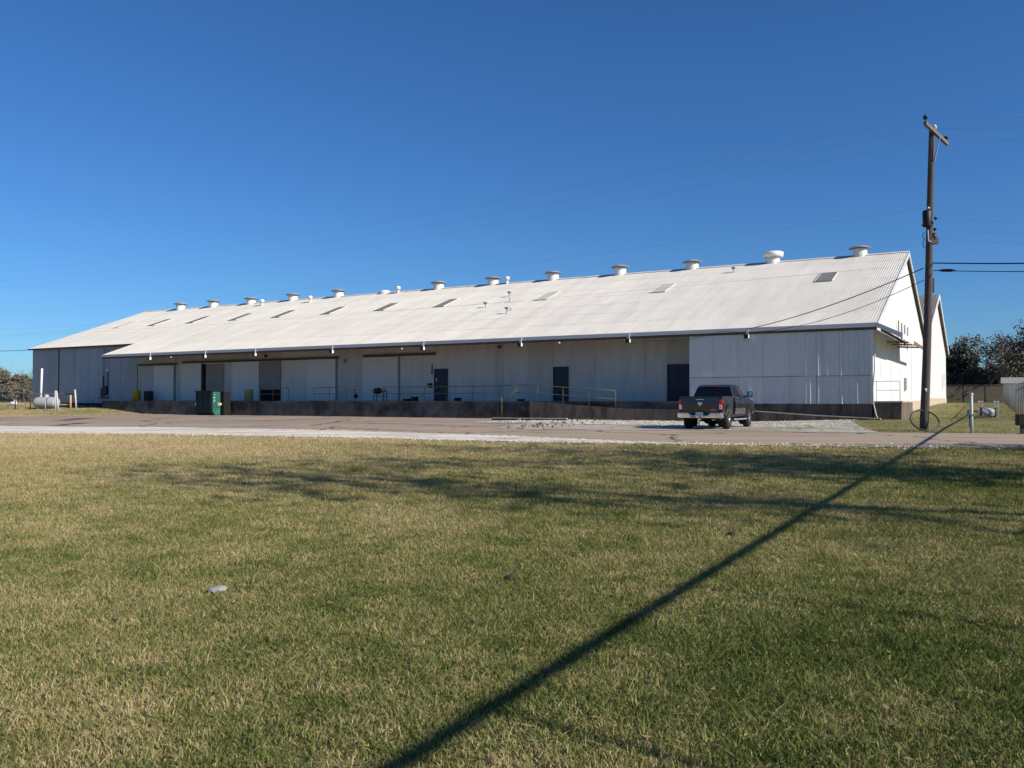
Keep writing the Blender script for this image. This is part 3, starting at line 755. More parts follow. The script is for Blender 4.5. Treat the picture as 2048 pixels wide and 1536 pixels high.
# railings
def rail_posts(name, pts, h, label, cat, m, mid=True, parent_rot=RZ, r=.024, grp=None):
    """pts: list of local (x, y, z foot)"""
    t = thing(name, (BX, BY, 0), parent_rot, label, cat, grp)
    for p in pts: MB().tube([p, (p[0], p[1], p[2] + h)], r, 8).build('post', m, t)
    MB().tube([(p[0], p[1], p[2] + h) for p in pts], r, 8).build('top_rail', m, t)
    if mid: MB().tube([(p[0], p[1], p[2] + h * .53) for p in pts], r * .9, 8).build('mid_rail', m, t)
    return t
def dock_pts(qs, v=.12): return [(-at_v(q, 790, v)[0], v, FLOOR) for q in qs]
rail_posts('handrail', dock_pts((520.5, 546, 577)), 1.08, 'short yellow handrail in front of the grey roller door', 'handrail', M['yellow'])
rail_posts('handrail', dock_pts((628, 659, 692)), 1.08, 'short yellow handrail before the white sliding door beside the red sign', 'handrail', M['yellow'])
pts = dock_pts((766, 806, 849, 893, 946, 998))
rail_posts('handrail', pts, 1.06, 'long level yellow handrail in front of the numbered blue door', 'handrail', M['yellow'])
def ramp_z(u):
    return float(np.interp(u, [p[0] for p in prof[::-1]], [p[1] for p in prof[::-1]]))
pts = []
for q in (1033, 1075, 1126, 1178, 1231):
    u = at_v(q, 800, -1.37)[0]; pts.append((-u, -1.37, ramp_z(u) - .0 if u < 21 else FLOOR))
t = rail_posts('handrail', pts, 1.10, 'yellow handrail sloping down the access ramp past the second blue door', 'handrail', M['yellow'])
MB().tube([(-at_v(1000, 790, .12)[0], .12, FLOOR + 1.06), (pts[0][0], pts[0][1], pts[0][2] + 1.10)], .03, 8).build('link_rail', M['yellow'], t)
st_u, _ = at_v(1003.5, 800, -1.37)
sp = thing('stair_rail', (BX, BY, 0), RZ, 'yellow stair rail slanting down beside the dock steps', 'handrail')
MB().tube([(-st_u, -1.37, .15), (-st_u, -1.37, 1.50)], .03, 8).build('post', M['yellow'], sp)
MB().tube([(-st_u, -1.37, .95), (pts[0][0], -1.37, FLOOR + .78)], .028, 8).build('slanting_rail', M['yellow'], sp)
stp = thing('dock_steps', (BX, BY, 0), RZ, 'dark concrete steps up to the dock between the handrails', 'steps')
for k in range(6):
    MB().box((-st_u - .30 + k * .43, -1.30, -.3), (-st_u + .13 + k * .43 - .012, -.04, .2 + k * .19)).build('step', M['concrete'], stp)
# landing rail: thin dark pipe
t = thing('landing_rail', (BX, BY, 0), RZ, 'thin dark pipe rail on the gable landing', 'handrail')
for x in (.22, 1.42): MB().tube([(x, .05, FLOOR + .02), (x, .05, FLOOR + 1.12)], .016, 6).build('post', M['vent_cap'], t)
MB().tube([(.05, .05, FLOOR + 1.12), (1.42, .05, FLOOR + 1.12)], .017, 6).build('top_rail', M['dark_steel'], t)
MB().tube([(.22, .05, FLOOR + .62), (1.42, .05, FLOOR + .62)], .015, 6).build('mid_rail', M['dark_steel'], t)

# ------------------------------------------------------------------ second warehouse behind
w2 = thing('rear_warehouse', (BX, BY, 0), RZ, 'white gabled warehouse standing behind the long one, at right', 'warehouse')
V0, VR, V1 = 35.2, 50.2, 65.6; E2, R2 = 7.03, 12.4
gp = [(V0, 1.5), (V0, E2), (VR, R2), (V1, E2), (V1, 1.5)]
MB().prism(gp, 'x', -.2, 0).build('gable_wall', M['white_sheet'], w2)
MB().box((-80, V0 + .002, .2), (-.21, V0 + .2, E2 - .05)).build('side_wall', M['white_sheet'], w2)
MB().box((-80, V1 - .2, .2), (-.21, V1 - .002, E2 - .05)).build('side_wall', M['white_sheet'], w2)
MB().box((-.25, V0, .0), (.06, V1 + .03, 1.499)).build('masonry_footing', M['brick'], w2)
M['roof_dark'] = mat('dark_corrugated_roof', (.20, .19, .175), .7, .2, .6, stretch=(3, .3, .3))
for (va, za, vb, zb_) in ((V0 - .4, E2 - .1, VR, R2 + .05), (V1 + .4, E2 - .1, VR, R2 + .05)):
    xs, o = corr_strip(-80, .35, .02, .2)
    rows = [np.stack([xs, np.full_like(xs, va), za + o + .08], -1), np.stack([xs, np.full_like(xs, vb), zb_ + o + .08], -1)]
    npmesh('roof_slope', np.concatenate(rows), grid_faces(2, len(xs)), M['roof_dark'], w2)
rt = MB(); rt.prism([(V0 - .4, E2 - .32), (V0 - .4, E2 - .02), (VR, R2 + .13), (V1 + .4, E2 - .02), (V1 + .4, E2 - .32), (VR, R2 - .2)], 'x', .30, .37)
rt.build('rake_trim', M['trim'], w2)
MB().box((.01, 58.5, 2.4), (.05, 58.6, 4.2)).build('gable_batten', M['trim'], w2)
MB().box((.01, 61.5, 2.9), (.06, 61.62, 4.4)).build('gable_batten', M['trim'], w2)
MB().tube([(-1.2, 40, 9.5), (-1.2, 40, 13.4)], .05, 6).build('antenna', M['dark_steel'], w2)

# ------------------------------------------------------------------ pickup truck
TH = R(28.5)
o_r = Vector((8.92, 36.4))                                     # rear right corner
hd = Vector((math.sin(TH), math.cos(TH))); rt_ = Vector((math.cos(TH), -math.sin(TH)))
oc = o_r - rt_ * 1.0
tk = thing('pickup_truck', (oc.x, oc.y, float(ground(*(oc + hd * 3))) + .035), -TH, 'dark grey pickup truck parked on gravel facing the warehouse', 'pickup truck')
# local: x right, y forward, z up; y=0 rear bumper
WB0, WB1, WR = 1.22, 4.95, .415
def arch(yc, r, z0, n=9):
    return [(yc + r * math.cos(a), z0 + r * math.sin(a)) for a in np.linspace(math.pi, 0, n)]
def skin(poly, xf, thick, name, m, parent):
    """side skin: y,z outline with outer x given by xf(z); both sides"""
    for s_ in (1, -1):
        bm = bmesh.new()
        vo = [bm.verts.new((s_ * xf(z), y, z)) for y, z in poly]
        f = bm.faces.new(vo)
        bmesh.ops.triangulate(bm, faces=[f])
        ge = bmesh.ops.extrude_face_region(bm, geom=bm.faces[:])
        for v_ in [g for g in ge['geom'] if isinstance(g, bmesh.types.BMVert)]: v_.co.x -= s_ * thick
        bmesh.ops.recalc_face_normals(bm, faces=bm.faces)
        me = bpy.data.meshes.new(name); bm.to_mesh(me); bm.free(); me.materials.append(m)
        link(name, me, parent)
def bodyx(z):
    return .985 - .055 * max(0, z - 1.12) / .3 - .05 * max(0, .85 - z) / .3
bed = [(.16, .72)] + [(.16, 1.05), (.20, 1.38), (.26, 1.43), (2.06, 1.43), (2.06, .60), (1.80, .60)] + [(p[0], p[1]) for p in reversed(arch(WB0, .52, .60))]
skin(bed, bodyx, .10, 'bed_side', M['paint'], tk)
MB().box((-.88, .30, .68), (.88, 2.05, .78)).build('bed_floor', M['under'], tk)
MB().box((-.90, 1.98, .78), (.90, 2.04, 1.40)).build('bed_front', M['paint'], tk)
# tailgate with a raised spoiler edge
tg = MB(); tg.prism([(.10, .70), (.07, 1.05), (.09, 1.36), (.13, 1.42), (.20, 1.42), (.20, .70)], 'x', -.80, .80)
tgo = tg.build('tailgate', M['paint'], tk, bevel=.015)
MB().box((-.17, .045, 1.275), (.17, .075, 1.30)).build('tailgate_handle', M['chrome'], tgo)
em = MB()
em.prism([(-.10, 1.12), (-.075, 1.17), (-.03, 1.15), (0, 1.17), (.03, 1.15), (.075, 1.17), (.10, 1.12), (.085, 1.06), (.06, 1.10), (.035, 1.04), (0, .99), (-.035, 1.04), (-.06, 1.10), (-.085, 1.06)], 'y', .045, .075)
em.build('emblem', M['chrome'], tgo)
MB().box((.48, .052, .835), (.68, .085, .855)).build('model_badge', M['chrome'], tgo)
# tail lamps
for s_ in (1, -1):
    a, b = sorted((s_ * .805, s_ * .955))
    l = MB().box((a, .085, .82), (b, .26, 1.29)).build('tail_lamp', M['lamp_red'], tk, bevel=.02)
    MB().box((a + .02, .072, .88), (b - .015, .084, 1.06)).build('reverse_lens', M['lamp_white'], l)
    MB().box((a + .045, .066, .95), (b - .035, .0715, .99)).build('lens_band', M['vent_cap'], l)
# rear bumper: chrome, stepped down in the middle
bp = MB()
def bsec(x, top): return [(x, -.06, top), (x, -.08, top - .045), (x, -.02, .50), (x, .10, .50), (x, .10, top)]
bs = [(-1.0, .73, .16), (-.93, .735, .02), (-.5, .735, 0), (-.36, .62, 0), (.36, .62, 0), (.5, .735, 0), (.93, .735, .02), (1.0, .73, .16)]
vs, fs = [], []
for i, (x, top, dy) in enumerate(bs): vs += [(p[0], p[1] + dy, p[2]) for p in bsec(x, top)]
for i in range(len(bs) - 1):
    for k in range(5): fs.append((i*5+k, i*5+(k+1)%5, (i+1)*5+(k+1)%5, (i+1)*5+k))
fs += [tuple(range(5)), tuple(reversed(range(35, 40)))]
bp.add(vs, fs); bp.build('rear_bumper', M['chrome'], tk, bevel=.012)
MB().box((-.36, -.03, .63), (.36, .12, .72)).build('bumper_step', M['under'], tk)
MB().box((-.16, -.075, .585), (.16, -.06, .745)).build('number_plate', M['plate'], tk)
h = MB().box((-.045, -.16, .40), (.045, .3, .49)).build('hitch_mount', M['galv'], tk)
MB().box((-.04, -.17, .20), (.04, -.10, .43)).build('drop_bar', M['chrome'], h)
MB().lathe([(.0, .12), (.045, .10), (.05, .06), (.03, .02), (.03, 0)], 10, (0, -.135, .19)).build('tow_ball', M['chrome'], h)
# cab lower body and front wings
cab = [(2.08, .60), (2.08, 1.43), (3.0, 1.40), (4.25, 1.36), (4.30, 1.34), (5.45, 1.27), (5.80, 1.18), (5.88, .95), (5.86, .62), (WB1 + .52, .60)] + list(reversed(arch(WB1, .52, .60)))[1:] + [(4.40, .52), (2.3, .52)]
skin(cab, bodyx, .12, 'cab_side', M['paint'], tk)
# hood, nose, firewall
MB().prism([(4.15, 1.38), (4.5, 1.40), (5.5, 1.33), (5.84, 1.20), (5.9, .70), (5.7, .60), (4.15, .60)], 'x', -.86, .86).build('hood', M['paint'], tk, bevel=.02)
MB().box((-.95, 5.82, .50), (.95, 6.02, .78)).build('front_bumper', M['chrome'], tk, bevel=.02)
MB().box((-.62, 5.86, .82), (.62, 5.93, 1.16)).build('grille', M['under'], tk)
for s_ in (1, -1):
    a, b = sorted((s_ * .64, s_ * .93)); MB().box((a, 5.74, .88), (b, 5.92, 1.10)).build('headlight', M['lamp_white'], tk)
# greenhouse
def sec(y, zb, zt, wb, wt):
    return [(-wb, y, zb), (-wt, y, zt), (wt, y, zt), (wb, y, zb)]
gh = MB(); ring = [sec(2.10, 1.40, 1.42, .91, .90), sec(2.30, 1.40, 1.86, .91, .74), sec(2.55, 1.40, 1.95, .91, .71), sec(3.4, 1.38, 1.98, .91, .70), sec(3.75, 1.37, 1.94, .91, .69), sec(4.55, 1.36, 1.38, .90, .88)]
vs = [p for r_ in ring for p in r_]; fs = []
for i in range(len(ring) - 1):
    for k in range(3): fs.append((i*4+k, i*4+k+1, (i+1)*4+k+1, (i+1)*4+k))
gh.add(vs, fs); gh.build('cab_roof', M['paint'], tk, bevel=.02)
def lerp(a, b, t): return tuple(a[i] + (b[i] - a[i]) * t for i in range(3))
def glass_quad(name, a, b, c, d, inset, out, m, parent=tk):
    cen = tuple(sum(p[i] for p in (a, b, c, d)) / 4 for i in range(3))
    n_ = (Vector(b) - Vector(a)).cross(Vector(d) - Vector(a)).normalized()
    if n_.dot(Vector(cen) - Vector((0, 3.2, 1.5))) < 0: n_ = -n_
    q = [Vector(lerp(p, cen, inset)) for p in (a, b, c, d)]
    MB().add([p + n_ * out for p in q] + [p - n_ * .03 for p in q], [(0,1,2,3),(7,6,5,4),(0,4,5,1),(1,5,6,2),(2,6,7,3),(3,7,4,0)]).build(name, m, parent)
glass_quad('rear_window', (-.89, 2.11, 1.44), (-.74, 2.29, 1.85), (.74, 2.29, 1.85), (.89, 2.11, 1.44), .035, .012, M['glass'])
glass_quad('windscreen', (-.88, 4.52, 1.40), (-.68, 3.78, 1.93), (.68, 3.78, 1.93), (.88, 4.52, 1.40), .06, .012, M['glass'])
for s_ in (1, -1):
    glass_quad('side_window', (s_*.908, 2.45, 1.43), (s_*.725, 2.62, 1.90), (s_*.715, 3.12, 1.92), (s_*.908, 3.12, 1.43), .08, .012, M['glass'])
    glass_quad('side_window', (s_*.908, 3.20, 1.43), (s_*.715, 3.20, 1.92), (s_*.705, 3.68, 1.90), (s_*.905, 4.15, 1.41), .08, .012, M['glass_light'])
    for (ya, yb) in ((2.22, 3.12), (3.16, 4.18)):
        dl = MB()
        vs = [(s_ * (bodyx(z) + .006), y, z) for y in (ya, yb) for z in (.62, .9, 1.12, 1.39)]
        vs += [(p[0] - s_ * .012, p[1], p[2]) for p in vs]
        fs = [(0,1,5,4),(1,2,6,5),(2,3,7,6),(8,12,13,9),(9,13,14,10),(10,14,15,11),(0,8,9,1),(1,9,10,2),(2,10,11,3),(4,5,13,12),(5,6,14,13),(6,7,15,14),(3,11,15,7),(0,4,12,8)]
        d_ = dl.add(vs, fs).build('door', M['paint'], tk)
        MB().box((min(s_*.985, s_*1.012), yb - .80 if False else ya + .08, 1.20), (max(s_*.985, s_*1.012), ya + .28, 1.235)).build('handle', M['chrome'], d_)
    # mirror
    mh = MB(); a, b = sorted((s_ * 1.08, s_ * 1.32))
    mh.tube([(s_ * .93, 4.0, 1.42), (s_ * 1.12, 4.0, 1.46)], .04, 6)
    mh.box((a, 3.97, 1.38), (b, 4.10, 1.66)); mo = mh.build('side_mirror', M['under'], tk)
    MB().box((a + .03, 3.958, 1.41), (b - .03, 3.968, 1.63)).build('mirror_glass', M['mirror'], mo)
    MB().tube([(s_ * .96, 2.0, .42), (s_ * 1.0, 2.2, .40), (s_ * 1.0, 4.2, .40), (s_ * .96, 4.35, .42)], .04, 6).build('running_board', M['galv'], tk)
MB().box((-.26, 2.24, 1.885), (.26, 2.34, 1.925)).build('brake_light', M['lamp_red'], tk)
MB().tube([(.62, 4.35, 1.36), (.62, 4.42, 1.95)], .006, 5).build('antenna', M['under'], tk)
MB().box((-.78, .25, .42), (.78, 5.6, .66)).build('chassis', M['under'], tk)
MB().tube([(-.85, WB0, WR), (.85, WB0, WR)], .09, 8).build('rear_axle', M['under'], tk)
MB().lathe([(0, -.12), (.16, -.1), (.2, 0), (.16, .1), (0, .12)], 12, (0, WB0, WR), 'y').build('differential', M['under'], tk)
MB().tube([(.55, .05, .42), (.55, .9, .44)], .035, 8).build('exhaust_pipe', M['galv'], tk)
for s_ in (1, -1):
    for yw in (WB0, WB1):
        MB().lathe([(.40, 0), (.50, .0), (.53, .26)], 14, (s_ * .66 - (.13 if s_ > 0 else .13), yw, .62), 'x').build('wheel_well', M['under'], tk)
        xo = s_ * .83
        w = MB().lathe([(.20, -.13), (.36, -.145), (WR - .02, -.125), (WR, -.09), (WR, .09), (WR - .02, .125), (.36, .145), (.24, .135)], 28, (xo, yw, WR), 'x').build('wheel', M['rubber'], tk)
        rm_ = MB(); rm_.lathe([(.255, .118), (.235, .125), (.22, .06), (0, .05)], 24, (0, 0, 0), 'x')
        for k in range(8):
            a = k * math.pi / 4; rm_.beam((.09, .05 * math.cos(a), .05 * math.sin(a)), (.115, .235 * math.cos(a), .235 * math.sin(a)), .06, .03)
        rm_.lathe([(.07, .10), (.065, .15), (0, .16)], 12, (0, 0, 0), 'x')
        ro = rm_.build('rim', M['chrome'], w); ro.location = (xo, yw, WR)
        if s_ < 0: ro.rotation_euler = (0, 0, math.pi)

# ------------------------------------------------------------------ dumpster and things on the dock
def local_thing(name, u, v, z, label, cat, group=None):
    p = B(u, v, z); return thing(name, p, RZ, label, cat, group)
ua, _ = at_v(391, 820, -1.9); ub, _ = at_v(424.5, 820, -1.9)
dl_ = ua - ub
zg = float(ground(*B(ub, -1.5).xy)) + .012
dm = local_thing('dumpster', ub, -1.9, zg, 'green steel dumpster with sunlit end standing against the dock', 'dumpster')
H_ = 2.0
MB().prism([(.25, 0), (0, .30), (0, H_), (1.15, H_), (1.15, 0)], 'x', -dl_, 0).build('bin_body', M['green_shaded'], dm, bevel=.01)
MB().prism([(.25, .02), (.01, .31), (.01, H_ - .03), (.80, H_ - .03), (.80, .02)], 'x', .002, .035).build('end_plate', M['green'], dm)
MB().box((.036, .42, .78), (.16, .78, 1.06)).build('lift_pocket', M['olive_drum'], dm)
MB().lathe([(0, 0), (.09, .0), (.10, .05), (.05, .09), (0, .10)], 12, (.16, .70, .93), 'x').build('pocket_cap', M['white'], dm)
for k in range(6):
    MB().box((.036, .10 + .05 * (k % 3), 1.10 + .12 * k), (.042, .16 + .09 * (k % 2), 1.16 + .12 * k)).build('paint_scrape', M['white'], dm)
for k in range(4):
    MB().box((-dl_ + .15 + k * (dl_ - .3) / 3 - .04, -.05, .3), (-dl_ + .15 + k * (dl_ - .3) / 3 + .04, -.002, H_ - .1)).build('side_rib', M['green_shaded'], dm)
MB().box((-dl_ - .05, -.08, H_ + .002), (.06, 1.2, H_ + .07)).build('lid', M['black'], dm, bevel=.01)
MB().box((-dl_ - .02, .84, .1), (.95, 1.75, H_ - .05) if False else (.42, 1.6, H_ - .02)).build('hopper', M['black'], dm, bevel=.01)
MB().box((-dl_ - .012, -.04, .8), (-dl_ + .07, -.012, 1.05)).build('reflector', M['white'], dm)

def drum(u, v, r, h, m, label, group=None):
    t = local_thing('drum', u, v, FLOOR, label, 'drum', group)
    MB().lathe([(0, 0), (r * .94, 0), (r, .05), (r, h * .32), (r * 1.04, h * .35), (r, h * .38), (r, h * .64), (r * 1.04, h * .67), (r, h * .70), (r, h - .05), (r * .94, h)], 22).build('shell', m, t)
    MB().lathe([(r * .94, h - .001), (r * .9, h - .02), (0, h - .02)], 22).build('drum_lid', m, t)
    MB().lathe([(.05, h - .03), (.05, h + .02), (0, h + .02)], 10, (r * .6, 0, 0)).build('bung', M['black'], t)
    return t
u, _ = at_v(273, 790, 2.2); drum(u, 2.2, .40, .98, M['yellow_drum'], 'bright yellow drum on the dock near the wing corner')
u, _ = at_v(497.5, 790, 1.6); drum(u, 1.6, .37, 1.0, M['olive_drum'], 'olive green drum on the dock left of the roller door')
u, _ = at_v(297, 790, 2.8)
ac = local_thing('air_conditioner', u, 2.8, FLOOR, 'dark boxed air conditioner on the dock beside the yellow drum', 'air conditioner')
MB().box((-.33, -.3, 0), (.33, .3, .95)).build('casing', M['dark_steel'], ac, bevel=.02)
for k in range(7): MB().box((-.28, -.315, .12 + k * .11), (.28, -.301, .17 + k * .11)).build('louvre', M['black'], ac)
# barbecue smoker
u, _ = at_v(757, 790, .9)
bb = local_thing('barbecue_smoker', u, .9, FLOOR, 'black barbecue smoker with side shelves on the dock', 'barbecue')
MB().lathe([(0, -.30), (.2, -.29), (.23, -.2), (.23, .2), (.2, .29), (0, .30)], 16, (-.08, 0, .78), 'x').build('firebox', M['black'], bb)
MB().box((-.66, -.2, .78), (-.40, .2, .82)).build('side_shelf', M['black'], bb)
MB().box((.24, -.2, .74), (.78, .2, .78)).build('side_shelf', M['black'], bb)
MB().box((-.34, -.2, .36), (.72, .2, .41)).build('lower_shelf', M['black'], bb)
for x in (-.3, .66):
    for y_ in (-.18, .18): MB().box((x - .025, y_ - .02, 0), (x + .025, y_ + .02, .74)).build('leg', M['black'], bb)
MB().beam((.74, -.2, .7), (.86, -.2, 1.0), .05, .05).build('handle', M['dark_steel'], bb)
MB().tube([(.0, 0, .98), (.0, 0, 1.1)], .04, 8).build('chimney', M['black'], bb)
def small_box(q, v, w, h, label, name='crate', cat='crate', m='black'):
    u, _ = at_v(q, 795, v); t = local_thing(name, u, v, FLOOR, label, cat)
    MB().box((-w/2, -.2, 0), (w/2, -.17, h)).box((-w/2, .17, 0), (w/2, .2, h)).box((-w/2, -.169, 0), (-w/2 + .03, .169, h)).box((w/2 - .03, -.169, 0), (w/2, .169, h)).box((-w/2 + .03, -.169, 0), (w/2 - .03, .169, .03)).build('crate_wall', M[m], t)
    MB().box((-w/2 - .015, -.215, h + .001), (w/2 + .015, .215, h + .03)).build('crate_rim', M['dark_steel'], t)
small_box(814.5, 1.5, .46, .15, 'flat black tray on the dock left of the numbered blue door', 'tray', 'tray')
small_box(829, 1.5, .40, .30, 'black crate on the dock between the flat tray and blue door')
small_box(915.5, 2.6, .36, .22, 'dark crate on the dock just right of the numbered blue door')
small_box(1041, 1.2, .46, .12, 'low black tray on the dock at the head of the ramp', 'tray', 'tray')
# parking beam on the yard
a = G(985, 840.6); b = G(1134, 842.0)
pb = thing('barrier_beam', a, math.atan2(b.y - a.y, b.x - a.x), 'low concrete barrier beam lying on the yard below the ramp', 'barrier')
Ln = (b - a).length
MB().box((0, -.12, .02), (Ln, .12, .13)).build('beam', M['concrete'], pb)
MB().box((0, -.15, .131), (Ln, .15, .17)).build('beam_top', M['concrete_pale'], pb)
MB().box((Ln * .38, -.17, 0), (Ln * .38 + .08, -.152, .131)).build('bracket', M['white'], pb)

# ------------------------------------------------------------------ utility pole
pb0 = G(1847, 862); PY = pb0.y
up = thing('utility_pole', pb0, 0, 'tall weathered wooden utility pole with one tilted crossarm', 'utility pole')
topw = at_depth(1865.5, 256, PY); top = topw - pb0
def pole_at(t): return Vector((0, 0, -.4)).lerp(top, t)
pp = [Vector((0, 0, -.4)).lerp(top, t) + Vector((.03 * math.sin(t * 5), 0, 0)) for t in np.linspace(0, 1, 12)]
MB().tube(pp, list(np.linspace(.18, .115, 12)), 16).build('pole', M['wood_pole'], up)
e1 = at_depth(1850, 246, PY - .9) - pb0; e2 = at_depth(1894.5, 288, PY + .9) - pb0
arm = MB().beam(e1, e2, .12, .14).build('crossarm', M['wood_arm'], up)
def insulator(p, r=.075, h=.2, m='porcelain', name='insulator'):
    MB().lathe([(.015, 0), (.02, h * .3), (r, h * .35), (r * .7, h * .6), (r, h * .65), (r * .5, h * .95), (0, h)], 10, tuple(p)).build(name, M[m], up)
ins = [e1.lerp(e2, t) + Vector((0, 0, .07)) for t in (.01, .42, .93)]
insulator(ins[0], .10, .28); insulator(ins[1], .09, .24, 'white'); insulator(ins[2], .10, .22)
mid = e1.lerp(e2, .36)
pc = pole_at(.955)
MB().beam(e1.lerp(e2, .62) + Vector((0, -.07, -.05)), pole_at(.89) + Vector((.05, -.12, 0)), .04, .02).build('arm_brace', M['galv'], up)
MB().beam(e1.lerp(e2, .30) + Vector((0, -.07, -.05)), pole_at(.89) + Vector((-.02, -.12, 0)), .04, .02).build('arm_brace', M['dark_steel'], up)
def onpole(q, y, dy=0.0): return at_depth(q, y, PY + dy) - pb0
# equipment between y=415 and y=500
c = onpole(1854, 438, -.25)
MB().lathe([(0, -.36), (.15, -.34), (.17, -.28), (.18, .30), (.14, .36), (0, .38)], 16, tuple(c)).build('splice_canister', M['black'], up)
MB().tube([onpole(1860, 428, -.2), onpole(1861, 440, -.22), onpole(1866, 447, -.2)], .05, 6).build('cable_arm', M['dark_steel'], up)
insulator(onpole(1871, 441, 0), .08, .16); insulator(onpole(1869.5, 463, 0), .08, .16)
MB().beam(onpole(1856, 460, -.2), onpole(1857, 482, -.2), .05, .03).build('bracket', M['galv'], up)
MB().beam(onpole(1857, 482, -.2), onpole(1863, 483, -.2), .05, .03).build('bracket', M['galv'], up)
MB().lathe([(0, -.18), (.1, -.16), (.12, 0), (.1, .16), (0, .18)], 12, tuple(onpole(1867, 474, -.05))).build('cutout', M['black'], up)
MB().box(tuple(onpole(1863, 487, -.15)), tuple(onpole(1871.5, 477.5, .1))).build('fuse_box', M['rust_dark'], up)
for q, y in ((1848, 470), (1848, 486)):
    MB().tube([onpole(q + 2, y - 6, -.18), onpole(q - 2, y - 3, -.2), onpole(q - 2, y + 6, -.2), onpole(q + 2, y + 9, -.18)], .018, 5).build('jumper_wire', M['cable'], up)
MB().beam(onpole(1848, 450.5, -.2), onpole(1866, 450.5, -.2), .06, .07).build('pole_band', M['dark_steel'], up)
MB().tube([onpole(1843, 450.5, -.2), onpole(1850, 450.5, -.2)], .03, 6).build('band_bolt', M['dark_steel'], up)
MB().lathe([(0, -.05), (.05, -.03), (.05, .03), (0, .05)], 8, tuple(onpole(1857, 416, -.18))).build('spool_insulator', M['white'], up)
MB().box(tuple(onpole(1862.5, 585, -.05)), tuple(onpole(1865.5, 557, .08))).build('conduit_guard', M['dark_steel'], up)
for q, y in ((1850, 778), (1852.5, 778), (1852, 781.5)):
    MB().box(tuple(onpole(q, y + 1.2, -.215)), tuple(onpole(q + 1.6, y - 1.2, -.2))).build('pole_tag', M['white'], up)
MB().box(tuple(onpole(1855.5, 721, -.03)), tuple(onpole(1857.5, 709, .06))).build('pole_clamp', M['blue'], up)

def cable(name, a, b, sag, r, label, cat, m, group=None, n=40, side=0.0):
    a, b = Vector(a), Vector(b)
    pts = [a.lerp(b, t) - Vector((0, 0, sag * 4 * t * (1 - t))) for t in np.linspace(0, 1, n)]
    o_ = a; t_ = MB().tube([p - o_ for p in pts], r, 6).build(name, m)
    t_.location = o_
    return tag(t_, label, cat, group)
W = lambda l: pb0 + l
GW = 'thin wires on the crossarm of the utility pole'
# leftward spans run to a pole out of the picture on the left
far = [Vector((-62.0, 83.0, 13.2)), Vector((-61.0, 84.2, 12.6)), Vector((-60, 85.4, 12.2))]
cable('overhead_wire', W(ins[0]) + Vector((0, 0, .2)), far[0], 1.5, .002, 'highest thin wire running left from the crossarm tip nearest the road', 'overhead wire', M['wire'], GW)
cable('overhead_wire', W(ins[1]) + Vector((0, 0, .2)), far[1], 1.6, .0022, 'thin wire running left from the white insulator above the pole top', 'overhead wire', M['wire'], GW)
cable('overhead_wire', W(ins[2]) + Vector((0, 0, .2)), far[2], 1.6, .002, 'faint wire running left from the low end of the crossarm', 'overhead wire', M['wire'], GW)
cable('overhead_wire', W(onpole(1857, 416, -.2)), (-62, 84, 9.6), 1.1, .0023, 'thin wire leaving the pole left at the canister and crossing the ridge', 'overhead wire', M['wire'])
cable('overhead_wire', W(onpole(1848, 527, -.1)), (-62, 84.5, 7.2), .6, .0035, 'lower wire running left across the roof from the telephone bracket', 'overhead wire', M['wire'])
# rightward spans
for (p_, y2, lab) in ((ins[0], 222, 'faint wire rising right from the crossarm tip nearest the road'), (ins[1], 245, 'faint wire running right from the white insulator'), (ins[2], 270, 'faint wire running right from the low end of the crossarm'),
                      (onpole(1871, 441, 0), 440, 'faint wire running right from the upper spool insulator'), (onpole(1869.5, 463, 0), 465, 'faint wire running right from the second spool insulator'), (onpole(1868, 481, 0), 487, 'faint wire running right from the rusty fuse box')):
    a = W(p_) + Vector((0, 0, .1)); b_ = at_depth(2300, y2 - (a.z > 9) * 6, 27.0)
    cable('overhead_wire', a, b_, .12, .002, lab, 'overhead wire', M['wire'])
cable('telephone_cable', W(onpole(1862, 526, 0)), at_depth(2330, 521, 27.0), .05, .028, 'thick black cable running right from the pole, above the spliced one', 'telephone cable', M['cable'])
sc_ = cable('telephone_cable', W(onpole(1866, 541, 0)), at_depth(2330, 538, 27.0), .06, .018, 'black cable with fat splice sleeve running right from the pole', 'telephone cable', M['cable'])
a = W(onpole(1866, 541, 0)); b = at_depth(2330, 538, 27.0)
p0, p1 = a.lerp(b, .035) - a, a.lerp(b, .125) - a
MB().tube([p0, p0.lerp(p1, .25), p0.lerp(p1, .7), p1], [.03, .06, .065, .02], 8).build('splice_sleeve', M['cable'], sc_)
u_, v_ = at_v(1494, 661, -.2)[0], 0
cable('service_drop', W(onpole(1848, 536, -.1)), B(u_, -.2, EAVE - .1), .25, .022, 'heavy twisted drop cable slanting from pole to the warehouse eave', 'service cable', M['wire'])
cable('service_drop', W(onpole(1848, 560, -.1)), B(u_ + 1.6, -.2, EAVE - .15), .75, .014, 'thinner sagging drop cable from pole to the eave, below the twisted one', 'service cable', M['wire'])
cable('eave_cable', B(u_ + 1.6, -.19, EAVE - .2), B(at_v(1265, 672, -.19)[0], -.19, EAVE - .35), .35, .012, 'slack cable hanging under the eave left of the last floodlight', 'cable', M['wire'])
# far left spans
cable('overhead_wire', (-75, 92, 8.7), B(U_END, DOCK - .3, 8.2) + Vector((14, 3, 2.2)), .5, .004, 'upper faint wire in the sky left of the warehouse wing', 'overhead wire', M['wire'])
cable('overhead_wire', (-75, 92, 7.9), B(U_END, DOCK - .3, 8.0) + Vector((10, 2, 1.6)), .4, .004, 'lower faint wire in the sky left of the warehouse wing', 'overhead wire', M['wire'])
cable('service_drop', (-75, 92, 7.05), B(U_END - .1, DOCK - .5, 6.75), .35, .03, 'black drop cable reaching the left corner of the warehouse wing', 'service cable', M['cable'])
